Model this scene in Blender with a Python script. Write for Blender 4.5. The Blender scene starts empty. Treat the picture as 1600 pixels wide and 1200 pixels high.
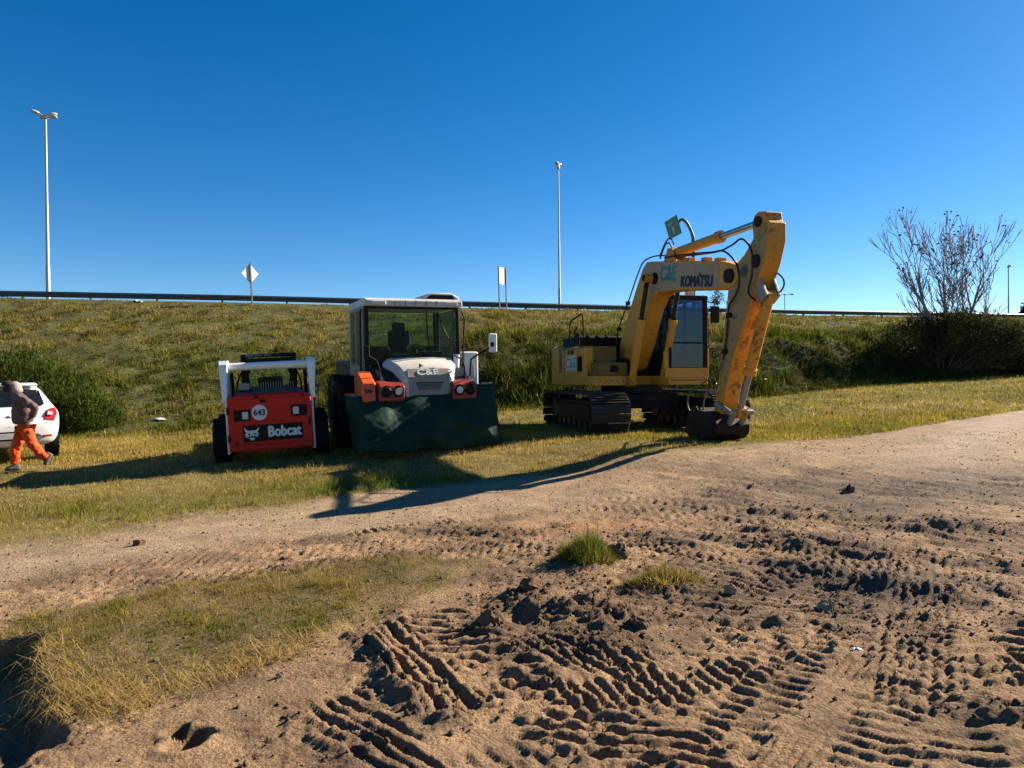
import bpy, bmesh, math, random
import numpy as np
from mathutils import Vector, Matrix, Euler

random.seed(7)
rng = np.random.default_rng(11)
scene = bpy.context.scene
COL = scene.collection
R = math.radians

# ------------------------------------------------------------------ camera
cam_data = bpy.data.cameras.new('camera')
cam = bpy.data.objects.new('camera', cam_data)
COL.objects.link(cam)
cam_data.sensor_width = 36.0
cam_data.lens = 36.0 * 1109 / 1600
cam_data.clip_start = 0.1
cam_data.clip_end = 3000
CAM_H = 1.6
PITCH, ROLL = -0.5, 0.55
cam.location = (0, 0, CAM_H)
cam.rotation_euler = (Matrix.Rotation(R(90 + PITCH), 4, 'X') @ Matrix.Rotation(R(-ROLL), 4, 'Z')).to_euler()
scene.camera = cam

# ------------------------------------------------------------------ sky, sun, exposure
SUN_ELEV = R(30)
SUN_DIR_H = Vector((0.876, 0.483, 0)).normalized()
SUN_VEC = Vector((SUN_DIR_H.x * math.cos(SUN_ELEV), SUN_DIR_H.y * math.cos(SUN_ELEV), math.sin(SUN_ELEV)))
world = bpy.data.worlds.new('World')
scene.world = world
world.use_nodes = True
wn = world.node_tree
wn.nodes.clear()
w_out = wn.nodes.new('ShaderNodeOutputWorld')
w_bg = wn.nodes.new('ShaderNodeBackground')
w_sky = wn.nodes.new('ShaderNodeTexSky')
w_sky.sky_type = 'NISHITA'
w_sky.sun_disc = False
w_sky.sun_elevation = SUN_ELEV
w_sky.sun_rotation = math.atan2(SUN_DIR_H.x, SUN_DIR_H.y)
w_sky.altitude = 0
w_sky.air_density = 0.7
w_sky.dust_density = 0.1
w_sky.ozone_density = 1.5
w_hsv = wn.nodes.new('ShaderNodeHueSaturation')
w_hsv.inputs['Saturation'].default_value = 1.44
w_bg.inputs['Strength'].default_value = 0.05
wn.links.new(w_sky.outputs['Color'], w_hsv.inputs['Color'])
wn.links.new(w_hsv.outputs['Color'], w_bg.inputs['Color'])
wn.links.new(w_bg.outputs['Background'], w_out.inputs['Surface'])

sun_data = bpy.data.lights.new('sun', 'SUN')
sun_data.energy = 5.0
sun_data.angle = R(0.5)
sun_data.color = (1.0, 0.86, 0.68)
sun = bpy.data.objects.new('sun', sun_data)
COL.objects.link(sun)
sun.rotation_euler = SUN_VEC.to_track_quat('Z', 'Y').to_euler()
sun.location = (20, 14, 30)

vs = scene.view_settings
vs.view_transform = 'Standard'
vs.look = 'None'
vs.gamma = 1.0
vs.use_curve_mapping = False
vs.exposure = 1.6
scene.cycles.use_denoising = True
scene.cycles.max_bounces = 6
scene.cycles.diffuse_bounces = 2
scene.cycles.glossy_bounces = 3
scene.cycles.transmission_bounces = 4
scene.cycles.transparent_max_bounces = 12

# ------------------------------------------------------------------ materials
def new_mat(name):
    m = bpy.data.materials.new(name)
    m.use_nodes = True
    nt = m.node_tree
    nt.nodes.clear()
    out = nt.nodes.new('ShaderNodeOutputMaterial')
    return m, nt, out

def N(nt, t, **kw):
    n = nt.nodes.new(t)
    for k, v in kw.items():
        setattr(n, k, v)
    return n

def noise(nt, coord, scale, detail=4, rough=0.55, dist=0.0):
    n = N(nt, 'ShaderNodeTexNoise')
    n.inputs['Scale'].default_value = scale
    n.inputs['Detail'].default_value = detail
    n.inputs['Roughness'].default_value = rough
    n.inputs['Distortion'].default_value = dist
    nt.links.new(coord, n.inputs['Vector'])
    return n.outputs['Fac']

def ramp(nt, fac, stops):
    r = N(nt, 'ShaderNodeValToRGB')
    els = r.color_ramp.elements
    while len(els) < len(stops):
        els.new(0.5)
    for e, (p, c) in zip(els, stops):
        e.position = p
        e.color = (c[0], c[1], c[2], 1) if hasattr(c, '__len__') else (c, c, c, 1)
    nt.links.new(fac, r.inputs['Fac'])
    return r.outputs['Color']

def mixc(nt, fac, a, b, mode='MIX'):
    m = N(nt, 'ShaderNodeMix', data_type='RGBA', blend_type=mode)
    for sock, v in ((m.inputs[0], fac), (m.inputs[6], a), (m.inputs[7], b)):
        if isinstance(v, (int, float)):
            sock.default_value = v
        elif isinstance(v, (tuple, list)):
            sock.default_value = (v[0], v[1], v[2], 1)
        else:
            nt.links.new(v, sock)
    return m.outputs[2]

def paint(name, col, rough=0.45, dust=0.35, dust_col=(0.36, 0.27, 0.18), wear=0.0, wear_col=(0.03, 0.025, 0.02),
          metallic=0.0, bump=0.02, scale=3.0, wear_scale=5.0, coat=0.0, spec=0.35, alb=0.75):
    col = tuple(c * alb for c in col); dust_col = tuple(c * alb for c in dust_col)
    m, nt, out = new_mat(name)
    p = N(nt, 'ShaderNodeBsdfPrincipled')
    tc = N(nt, 'ShaderNodeTexCoord').outputs['Object']
    f = noise(nt, tc, scale, 6, 0.65)
    f2 = ramp(nt, f, [(0.38, 0.0), (0.72, 1.0)])
    dm = N(nt, 'ShaderNodeMath', operation='MULTIPLY')
    nt.links.new(f2, dm.inputs[0]); dm.inputs[1].default_value = dust
    c = mixc(nt, dm.outputs[0], col, dust_col)
    fine = noise(nt, tc, 40, 3, 0.6)
    c = mixc(nt, 0.18, c, ramp(nt, fine, [(0.3, 0.25), (0.7, 0.75)]), 'OVERLAY')
    if wear > 0:
        w = noise(nt, tc, wear_scale, 8, 0.72, 0.6)
        wf = ramp(nt, w, [(0.60 - 0.12 * wear, 0.0), (0.66 - 0.1 * wear, 1.0)])
        wm = N(nt, 'ShaderNodeMath', operation='MULTIPLY')
        nt.links.new(wf, wm.inputs[0]); wm.inputs[1].default_value = min(1, 0.5 + wear * 0.5)
        c = mixc(nt, wm.outputs[0], c, wear_col)
    nt.links.new(c, p.inputs['Base Color'])
    p.inputs['Metallic'].default_value = metallic
    rr = N(nt, 'ShaderNodeMapRange')
    nt.links.new(f, rr.inputs['Value'])
    rr.inputs['To Min'].default_value = max(0.05, rough - 0.12)
    rr.inputs['To Max'].default_value = min(1, rough + 0.25)
    nt.links.new(rr.outputs['Result'], p.inputs['Roughness'])
    p.inputs['Coat Weight'].default_value = coat
    p.inputs['Specular IOR Level'].default_value = spec
    if bump > 0:
        b = N(nt, 'ShaderNodeBump')
        b.inputs['Strength'].default_value = 0.35
        b.inputs['Distance'].default_value = bump
        nt.links.new(noise(nt, tc, 9, 5, 0.6), b.inputs['Height'])
        nt.links.new(b.outputs['Normal'], p.inputs['Normal'])
    nt.links.new(p.outputs['BSDF'], out.inputs['Surface'])
    return m

def glass_mat(name, tint=(0.6, 0.7, 0.68), refl=0.08, dust=0.10):
    m, nt, out = new_mat(name)
    tr = N(nt, 'ShaderNodeBsdfTransparent'); tr.inputs['Color'].default_value = (*tint, 1)
    gl = N(nt, 'ShaderNodeBsdfGlossy'); gl.inputs['Roughness'].default_value = 0.03
    gl.inputs['Color'].default_value = (0.9, 0.95, 1, 1)
    lw = N(nt, 'ShaderNodeLayerWeight'); lw.inputs['Blend'].default_value = 0.12
    mr = N(nt, 'ShaderNodeMapRange'); nt.links.new(lw.outputs['Fresnel'], mr.inputs['Value'])
    mr.inputs['To Min'].default_value = refl; mr.inputs['To Max'].default_value = 0.9
    mx = N(nt, 'ShaderNodeMixShader'); nt.links.new(mr.outputs['Result'], mx.inputs['Fac'])
    nt.links.new(tr.outputs[0], mx.inputs[1]); nt.links.new(gl.outputs[0], mx.inputs[2])
    tc = N(nt, 'ShaderNodeTexCoord').outputs['Object']
    df = N(nt, 'ShaderNodeBsdfDiffuse'); df.inputs['Color'].default_value = (0.4, 0.36, 0.3, 1)
    dn = ramp(nt, noise(nt, tc, 2.2, 6, 0.7), [(0.35, 0.0), (0.8, dust * 2)])
    mx2 = N(nt, 'ShaderNodeMixShader'); nt.links.new(dn, mx2.inputs['Fac'])
    nt.links.new(mx.outputs[0], mx2.inputs[1]); nt.links.new(df.outputs[0], mx2.inputs[2])
    nt.links.new(mx2.outputs[0], out.inputs['Surface'])
    return m

def blade_mat(name, transl=0.35, k=0.78):
    m, nt, out = new_mat(name)
    at = N(nt, 'ShaderNodeAttribute', attribute_name='col')
    d = N(nt, 'ShaderNodeBsdfDiffuse'); t = N(nt, 'ShaderNodeBsdfTranslucent')
    ac = mixc(nt, 1.0, at.outputs['Color'], (k, k, k), 'MULTIPLY')
    nt.links.new(ac, d.inputs['Color']); nt.links.new(ac, t.inputs['Color'])
    mx = N(nt, 'ShaderNodeMixShader'); mx.inputs['Fac'].default_value = transl
    nt.links.new(d.outputs[0], mx.inputs[1]); nt.links.new(t.outputs[0], mx.inputs[2])
    nt.links.new(mx.outputs[0], out.inputs['Surface'])
    return m

def ground_mat(name):
    m, nt, out = new_mat(name)
    p = N(nt, 'ShaderNodeBsdfPrincipled')
    at = N(nt, 'ShaderNodeAttribute', attribute_name='col')
    tc = N(nt, 'ShaderNodeTexCoord').outputs['Object']
    f1 = noise(nt, tc, 2.3, 6, 0.62)
    f2 = noise(nt, tc, 20, 6, 0.78)
    f3 = noise(nt, tc, 110, 5, 0.75)
    vo = N(nt, 'ShaderNodeTexVoronoi'); vo.inputs['Scale'].default_value = 55; nt.links.new(tc, vo.inputs['Vector'])
    c = mixc(nt, 1.0, at.outputs['Color'], ramp(nt, f1, [(0.3, 0.585), (0.7, 0.885)]), 'MULTIPLY')
    c = mixc(nt, 1.0, c, ramp(nt, f2, [(0.30, 0.40), (0.44, 0.92), (0.60, 1.08), (0.74, 1.50)]), 'MULTIPLY')
    c = mixc(nt, 1.0, c, ramp(nt, f3, [(0.32, 0.48), (0.5, 1.0), (0.7, 1.4)]), 'MULTIPLY')
    nt.links.new(c, p.inputs['Base Color'])
    p.inputs['Roughness'].default_value = 0.95
    p.inputs['Specular IOR Level'].default_value = 0.15
    b = N(nt, 'ShaderNodeBump'); b.inputs['Strength'].default_value = 1.0; b.inputs['Distance'].default_value = 0.024
    ad = N(nt, 'ShaderNodeMath', operation='ADD')
    nt.links.new(f2, ad.inputs[0])
    ml = N(nt, 'ShaderNodeMath', operation='MULTIPLY'); ml.inputs[1].default_value = 0.5
    nt.links.new(f3, ml.inputs[0]); nt.links.new(ml.outputs[0], ad.inputs[1])
    ad2 = N(nt, 'ShaderNodeMath', operation='SUBTRACT'); mv = N(nt, 'ShaderNodeMath', operation='MULTIPLY'); mv.inputs[1].default_value = 0.45
    nt.links.new(vo.outputs['Distance'], mv.inputs[0]); nt.links.new(ad.outputs[0], ad2.inputs[0]); nt.links.new(mv.outputs[0], ad2.inputs[1])
    nt.links.new(ad2.outputs[0], b.inputs['Height'])
    nt.links.new(b.outputs['Normal'], p.inputs['Normal'])
    nt.links.new(p.outputs['BSDF'], out.inputs['Surface'])
    return m

M = {}
M['ground'] = ground_mat('soil_and_turf')
M['blade'] = blade_mat('grass_blade', 0.42, 1.18)
M['leaf'] = blade_mat('leaf', 0.3)
M['yellow'] = paint(alb=.92, name='excavator_yellow', col=(0.58, 0.265, 0.022), rough=0.45, dust=0.35, dust_col=(0.36, 0.21, 0.08), wear=0.15, wear_col=(0.12, 0.05, 0.02))
M['yellow_worn'] = paint(alb=.92, name='excavator_yellow_oily', col=(0.58, 0.23, 0.012), rough=0.42, dust=0.3, dust_col=(0.36, 0.18, 0.05), wear=0.5, wear_col=(0.02, 0.013, 0.008), scale=2.2, wear_scale=4.5)
M['yellow_dark'] = paint('shaded_ochre', (0.20, 0.12, 0.015), 0.5, 0.4, (0.16, 0.12, 0.05))  # darker copy of the yellow: shade of the front faces put into colour
M['black'] = paint('black_metal', (0.008, 0.008, 0.008), 0.5, 0.12, (0.05, 0.04, 0.03), spec=.15)
M['rubber'] = paint('tyre_rubber', (0.010, 0.010, 0.010), 0.8, 0.2, (0.045, 0.036, 0.028), spec=.1)
M['hose'] = paint('hose_rubber', (0.008, 0.008, 0.008), 0.45, 0.05)
M['steel'] = paint('worn_track_steel', (0.055, 0.05, 0.046), 0.42, 0.35, (0.10, 0.08, 0.06), metallic=0.55)
M['darksteel'] = paint('oily_steel', (0.014, 0.011, 0.009), 0.6, 0.7, (0.07, 0.048, 0.028), metallic=0.2, spec=.2)
M['chrome'] = paint('cylinder_rod', (0.62, 0.63, 0.65), 0.18, 0.12, metallic=0.9, bump=0)
M['linkgrey'] = paint('grey_link', (0.30, 0.29, 0.27), 0.4, 0.3, metallic=0.4)
M['white'] = paint('white_paint', (0.74, 0.75, 0.76), 0.35, 0.10, (0.5, 0.46, 0.4), alb=.88)
M['carwhite'] = paint('car_white', (0.82, 0.82, 0.82), 0.22, 0.04, (0.5, 0.46, 0.4), bump=0, coat=0.6, alb=.88)
M['offwhite'] = paint('dusty_white', (0.60, 0.58, 0.55), 0.45, 0.65, (0.30, 0.26, 0.20), alb=.88)
M['greige'] = paint('dusty_shaded_greige', (0.30, 0.285, 0.25), 0.5, 0.45, (0.26, 0.22, 0.16))  # dusty grey-beige; on the road machine's hood front it stands for shade
M['navy'] = paint('dark_blue_grey', (0.014, 0.017, 0.026), 0.4, 0.12, (.06,.05,.04), spec=.2)
M['orange'] = paint('machine_orange', (0.75, 0.11, 0.02), 0.4, 0.15)
M['orangered'] = paint('faded_red_orange', (0.32, 0.035, 0.022), 0.4, 0.3, (.16,.06,.045))
M['red'] = paint('bobcat_red', (0.64, 0.014, 0.006), 0.42, 0.16, (0.30, 0.08, 0.05), 0.0, bump=0.003, spec=.2)
M['tarp'] = paint('green_tarpaulin', (0.003, 0.032, 0.019), 0.5, 0.25, (0.010, 0.050, 0.032), bump=0.03, spec=.15)
M['glass'] = glass_mat('cab_glass', (0.74, 0.86, 0.84), 0.0, 0.008)
M['glass_blue'] = glass_mat('excavator_glass', (0.40, 0.54, 0.70), 0.035, 0.008)  # blue of the reflected sky put into the glass tint
M['glass_dark'] = glass_mat('car_glass', (0.05, 0.06, 0.07), 0.10, 0.03)
M['lens_red'] = paint('red_lens', (0.5, 0.01, 0.012), 0.12, 0.03, bump=0, coat=0.7)
M['lens_clear'] = paint('clear_lens', (0.55, 0.56, 0.55), 0.12, 0.1, bump=0, coat=0.5)
M['chalk'] = paint('white_lettering', (0.72, 0.73, 0.75), 0.5, 0.15, bump=0)
M['ink'] = paint('dark_lettering', (0.008, 0.02, 0.05), 0.5, 0.05, bump=0)
M['teal'] = paint('teal_lettering', (0.03, 0.27, 0.25), 0.5, 0.1, bump=0)
M['signback'] = paint('sign_back_aluminium', (0.72, 0.73, 0.74), 0.5, 0.15, alb=.88)
M['signgreen'] = paint('sign_green', (0.09, 0.24, 0.19), 0.45, 0.3, (0.2, 0.32, 0.28))
M['galv'] = paint('galvanised_pole', (0.55, 0.56, 0.56), 0.45, 0.15, metallic=0.2)
M['galvdark'] = paint('dark_galvanised', (0.11, 0.115, 0.12), 0.5, 0.3, metallic=0.3)
M['rail'] = paint('shaded_guard_rail', (0.10, 0.115, 0.12), 0.5, 0.3, (0.07, 0.065, 0.06), metallic=0.4)  # rail's shaded side put into a dark steel colour
M['bark'] = paint('grey_bark', (0.27, 0.235, 0.205), 0.85, 0.4, (0.15, 0.125, 0.105))
M['twig'] = paint('dark_twig', (0.07, 0.05, 0.04), 0.85, 0.2)
M['clod'] = paint('soil_clod', (0.15, 0.095, 0.058), 0.95, 0.5, (0.24, 0.16, 0.095), scale=9, bump=0.09, spec=.1)
M['stone'] = paint('pale_stone', (0.30, 0.235, 0.165), 0.9, 0.4, (0.22, 0.16, 0.10), scale=12, spec=.1)
M['litter'] = paint('white_plastic', (0.75, 0.75, 0.74), 0.4, 0.1)
M['jacket'] = paint('shaded_mauve_cloth', (0.155, 0.105, 0.10), 0.9, 0.2, (0.2, 0.15, 0.14), bump=0.02, spec=.1)  # jacket cloth darkened to its shaded tone
M['hood'] = paint('sunlit_pink_cloth', (0.42, 0.33, 0.31), 0.9, 0.2, (0.34, 0.26, 0.24), bump=0.02, spec=.1)  # lighter copy of the jacket cloth, sunlight on the hood put into colour
M['trousers'] = paint('orange_workwear', (0.80, 0.085, 0.008), 0.8, 0.12, (0.5, 0.1, 0.03), bump=0.02)
M['skin'] = paint('skin_tone', (0.11, 0.06, 0.042), 0.6, 0.1, (0.14, 0.08, 0.05), bump=0)
M['mask'] = paint('black_cloth', (0.012, 0.011, 0.011), 0.85, 0.1)
M['boot'] = paint('dusty_boot', (0.12, 0.11, 0.10), 0.8, 0.5)
M['hem'] = paint('grey_knit', (0.30, 0.29, 0.29), 0.9, 0.1)
M['interior'] = paint('cab_interior', (0.014, 0.014, 0.016), 0.7, 0.2, (0.05, 0.045, 0.04), spec=.15)
M['plate'] = paint('licence_plate', (0.5, 0.5, 0.5), 0.4, 0.1)

# ------------------------------------------------------------------ object helpers
def link(o):
    COL.objects.link(o)
    return o

def tag(o, label=None, cat=None, group=None, kind=None):
    if label: o['label'] = label
    if cat: o['category'] = cat
    if group: o['group'] = group
    if kind: o['kind'] = kind
    return o

def thing(name, label, cat, loc, rot=(0, 0, 0), group=None):
    o = link(bpy.data.objects.new(name, None))
    o.location = loc
    o.rotation_euler = rot
    o.empty_display_size = 0.3
    return tag(o, label, cat, group)

def mesh_obj(name, me, mat, parent=None):
    o = link(bpy.data.objects.new(name, me))
    if mat is not None:
        me.materials.append(mat)
    if parent is not None:
        o.parent = parent
    return o

def share(name, me, parent, loc=(0, 0, 0), rot=(0, 0, 0)):
    o = link(bpy.data.objects.new(name, me))
    o.parent = parent
    o.location = loc
    o.rotation_euler = rot
    return o

class MB:
    def __init__(s):
        s.v, s.f, s.marks = [], [], []
    def mark(s):
        s.marks.append((len(s.v), len(s.f)))
    def each(s, name, mat, parent=None, bevel=0.0, **kw):
        # every primitive becomes a part of its own
        ends = s.marks[1:] + [(len(s.v), len(s.f))]
        out = []
        for (v0, f0), (v1, f1) in zip(s.marks, ends):
            if f1 > f0:
                m = MB(); m.v = s.v[v0:v1]; m.f = [tuple(i - v0 for i in f) for f in s.f[f0:f1]]
                out.append(m.build(name, mat, parent, bevel, **kw))
        return out
    def add(s, vs, fs):
        s.mark()
        b = len(s.v)
        s.v += [tuple(v) for v in vs]
        s.f += [tuple(b + i for i in f) for f in fs]
        return s
    def box(s, c, d, rot=None, taper=1.0, tshift=(0, 0)):
        hx, hy, hz = d[0] / 2, d[1] / 2, d[2] / 2
        pts = []
        for z in (-1, 1):
            k = taper if z > 0 else 1
            sx, sy = (tshift if z > 0 else (0, 0))
            for x, y in ((-1, -1), (1, -1), (1, 1), (-1, 1)):
                pts.append(Vector((x * hx * k + sx, y * hy * k + sy, z * hz)))
        if rot is not None:
            m = Euler(rot).to_matrix() if not isinstance(rot, Matrix) else rot
            pts = [m @ p for p in pts]
        return s.add([Vector(c) + p for p in pts], [(3, 2, 1, 0), (4, 5, 6, 7), (0, 1, 5, 4), (1, 2, 6, 5), (2, 3, 7, 6), (3, 0, 4, 7)])
    def prism(s, poly, axis, a, b, inset=None):
        n = len(poly)
        def mk(p, t):
            return {'x': (t, p[0], p[1]), 'y': (p[0], t, p[1]), 'z': (p[0], p[1], t)}[axis]
        s.add([mk(p, a) for p in poly] + [mk(p, b) for p in poly],
              [tuple(range(n))[::-1], tuple(range(n, 2 * n))] + [(i, (i + 1) % n, n + (i + 1) % n, n + i) for i in range(n)])
        return s
    def tube(s, pts, r, n=10, caps=True):
        pts = [Vector(p) for p in pts]
        rs = r if hasattr(r, '__len__') else [r] * len(pts)
        s.mark()
        b = len(s.v)
        up = None
        for i, p in enumerate(pts):
            t = (pts[min(i + 1, len(pts) - 1)] - pts[max(i - 1, 0)]).normalized()
            if up is None:
                up = Vector((0, 0, 1)) if abs(t.z) < 0.9 else Vector((1, 0, 0))
            side = t.cross(up)
            if side.length < 1e-5:
                side = t.orthogonal()
            side.normalize()
            up = side.cross(t).normalized()
            for k in range(n):
                a = 2 * math.pi * k / n
                s.v.append(tuple(p + (side * math.cos(a) + up * math.sin(a)) * rs[i]))
        for i in range(len(pts) - 1):
            for k in range(n):
                k2 = (k + 1) % n
                s.f.append((b + i * n + k, b + i * n + k2, b + (i + 1) * n + k2, b + (i + 1) * n + k))
        if caps:
            s.f.append(tuple(b + k for k in range(n))[::-1])
            e = b + (len(pts) - 1) * n
            s.f.append(tuple(e + k for k in range(n)))
        return s
    def lathe(s, c, prof, n=32, axis='x'):
        s.mark()
        b = len(s.v)
        for (t, r) in prof:
            for k in range(n):
                a = 2 * math.pi * k / n
                q = (r * math.cos(a), r * math.sin(a))
                p = {'x': (t, q[0], q[1]), 'y': (q[0], t, q[1]), 'z': (q[0], q[1], t)}[axis]
                s.v.append((c[0] + p[0], c[1] + p[1], c[2] + p[2]))
        m = len(prof)
        for i in range(m - 1):
            for k in range(n):
                k2 = (k + 1) % n
                s.f.append((b + i * n + k, b + i * n + k2, b + (i + 1) * n + k2, b + (i + 1) * n + k))
        if prof[0][1] > 1e-4: s.f.append(tuple(b + k for k in range(n))[::-1])
        if prof[-1][1] > 1e-4: s.f.append(tuple(b + (m - 1) * n + k for k in range(n)))
        return s
    def loft(s, rings, closed=True, caps=True):
        s.mark()
        b = len(s.v); n = len(rings[0])
        for r in rings:
            s.v += [tuple(p) for p in r]
        for i in range(len(rings) - 1):
            for k in range(n if closed else n - 1):
                k2 = (k + 1) % n
                s.f.append((b + i * n + k, b + i * n + k2, b + (i + 1) * n + k2, b + (i + 1) * n + k))
        if caps and closed:
            s.f.append(tuple(b + k for k in range(n))[::-1])
            e = b + (len(rings) - 1) * n
            s.f.append(tuple(e + k for k in range(n)))
        return s
    def mesh(s, name, angle=35):
        me = bpy.data.meshes.new(name)
        me.from_pydata(s.v, [], s.f)
        bm = bmesh.new(); bm.from_mesh(me)
        bmesh.ops.recalc_face_normals(bm, faces=bm.faces)
        bm.to_mesh(me); bm.free()
        me.shade_smooth()
        me.set_sharp_from_angle(angle=R(angle))
        return me
    def build(s, name, mat, parent=None, bevel=0.0, loc=None, rot=None, angle=35, seg=2, subsurf=0):
        me = s.mesh(name, angle)
        o = mesh_obj(name, me, mat, parent)
        if loc is not None: o.location = loc
        if rot is not None: o.rotation_euler = rot
        if bevel > 0:
            md = o.modifiers.new('bevel', 'BEVEL')
            md.width = bevel; md.segments = seg; md.limit_method = 'ANGLE'; md.angle_limit = R(40)
            md.harden_normals = True
        if subsurf:
            md = o.modifiers.new('subsurf', 'SUBSURF'); md.levels = subsurf; md.render_levels = subsurf
        return o

def text_obj(name, body, size, mat, parent, loc, rot, sx=1.0, bold=0.0, extrude=0.004, shear=0.0):
    cu = bpy.data.curves.new(name, 'FONT')
    cu.body = body; cu.size = size; cu.align_x = 'CENTER'; cu.align_y = 'CENTER'
    cu.extrude = extrude; cu.shear = shear; cu.resolution_u = 4
    tmp = link(bpy.data.objects.new('tmp_text', cu))
    bpy.context.view_layer.update()
    me = bpy.data.meshes.new_from_object(tmp.evaluated_get(bpy.context.evaluated_depsgraph_get()))
    bpy.data.objects.remove(tmp); bpy.data.curves.remove(cu)
    for v in me.vertices:
        v.co.x *= sx
    if bold > 0:
        n = len(me.vertices)
        co = [tuple(v.co) for v in me.vertices]; fs = [tuple(p.vertices) for p in me.polygons]
        V, F = [], []
        for k, (dx, dy) in enumerate(((0, 0), (bold, 0), (-bold, 0), (0, bold * .8), (0, -bold * .8))):
            F += [tuple(i + k * n for i in f) for f in fs]
            V += [(c[0] + dx, c[1] + dy, c[2] * (1 + 0.09 * k)) for c in co]
        me = bpy.data.meshes.new(name); me.from_pydata(V, [], F); me.update()
    me.materials.clear()
    o = mesh_obj(name, me, mat, parent)
    o.location = loc; o.rotation_euler = rot
    return o

def copy_tree(o, parent=None, label=None):
    c = o.copy(); COL.objects.link(c); c.parent = parent
    if label: c['label'] = label
    for ch in o.children:
        copy_tree(ch, c)
    return c

# ------------------------------------------------------------------ noise in world space
def _hash(ix, iy, seed):
    h = (ix.astype(np.int64) * 374761393 + iy.astype(np.int64) * 668265263 + seed * 982451653) & 0xFFFFFFFF
    h = ((h ^ (h >> 13)) * 1274126177) & 0xFFFFFFFF
    return ((h ^ (h >> 16)) & 0xFFFF) / 65535.0

def vn(x, y, seed=0):
    ix = np.floor(x); iy = np.floor(y)
    fx = x - ix; fy = y - iy
    fx = fx * fx * fx * (fx * (fx * 6 - 15) + 10); fy = fy * fy * fy * (fy * (fy * 6 - 15) + 10)
    a = _hash(ix, iy, seed); b = _hash(ix + 1, iy, seed); c = _hash(ix, iy + 1, seed); d = _hash(ix + 1, iy + 1, seed)
    return (a + (b - a) * fx + (c - a) * fy + (a - b - c + d) * fx * fy) * 2 - 1

def fbm(x, y, seed=0, octv=4, gain=0.5):
    s = np.zeros_like(x); a = 1.0; t = 0.0
    for i in range(octv):
        c, sn = math.cos(0.6 * i + 0.3), math.sin(0.6 * i + 0.3)
        s = s + a * vn((x * c - y * sn) * 2 ** i, (x * sn + y * c) * 2 ** i, seed + i * 17)
        t += a; a *= gain
    return s / t

def ss(a, b, x):
    t = np.clip((x - a) / (b - a), 0, 1)
    return t * t * (3 - 2 * t)
# ------------------------------------------------------------------ terrain (world-space height field, metres)
FOOT_X = [-60, -30, -10, 0, 8, 13.6, 21.5, 40, 90]
FOOT_Y = [14, 16.5, 18.3, 21.5, 23, 27, 30, 36, 52]
CREST_X = [-60, -30, -16, 0, 22, 44, 100]
CREST_Y = [38, 41, 42.5, 45.8, 53.5, 60.5, 78]
CREST_Z = [6.68, 6.50, 6.26, 6.02, 6.08, 6.18, 6.38]
EDGE_X = [-40, -12, -5.4, -4.6, -3.8, -3.0, -2.4, -1.8, -0.9, 0, 1.0, 2.2, 3.45, 5.4, 7.85, 12.5, 40]
EDGE_Y = [-2, 5.0, 7.5, 7.95, 8.9, 9.15, 9.55, 9.8, 10.2, 10.55, 10.9, 11.4, 12.0, 13.1, 14.5, 17.3, 34]
STRIP = [(-4.6, 4.5), (-3.46, 4.8), (-3.42, 5.12), (-3.11, 5.31), (-2.58, 5.73), (-1.87, 5.93), (-1.54, 6.08), (-0.92, 6.39),
         (-0.22, 6.17), (-0.41, 5.67), (-0.75, 5.22), (-1.02, 4.7), (-1.2, 4.43), (-1.38, 4.15), (-1.65, 3.9),
         (-1.88, 3.65), (-2.03, 3.36), (-2.32, 3.5), (-2.6, 3.9), (-3.02, 4.18), (-4.6, 4.0)]
PAD_A, PAD_B, PAD_Z = (2.86, 17.0), (3.7, 12.4), 0.38

def poly_sd(x, y, poly):
    inside = np.zeros(x.shape, bool)
    dmin = np.full(x.shape, 1e9)
    n = len(poly)
    for i in range(n):
        x1, y1 = poly[i]; x2, y2 = poly[(i + 1) % n]
        cond = (y1 > y) != (y2 > y)
        xi = (x2 - x1) * (y - y1) / ((y2 - y1) if y2 != y1 else 1e-9) + x1
        inside ^= cond & (x < xi)
        dx, dy = x2 - x1, y2 - y1
        t = np.clip(((x - x1) * dx + (y - y1) * dy) / (dx * dx + dy * dy), 0, 1)
        dmin = np.minimum(dmin, np.hypot(x - x1 - t * dx, y - y1 - t * dy))
    return np.where(inside, -dmin, dmin)

def seg(x, y, p0, p1):
    dx, dy = p1[0] - p0[0], p1[1] - p0[1]
    L = math.hypot(dx, dy); dx /= L; dy /= L
    s = (x - p0[0]) * dx + (y - p0[1]) * dy
    t = -(x - p0[0]) * dy + (y - p0[1]) * dx
    return s, t, L

def edge_y(x, y):
    return np.interp(x, EDGE_X, EDGE_Y) + 0.16 * fbm(x * 1.3, y * 1.3, 5, 4)

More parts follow.
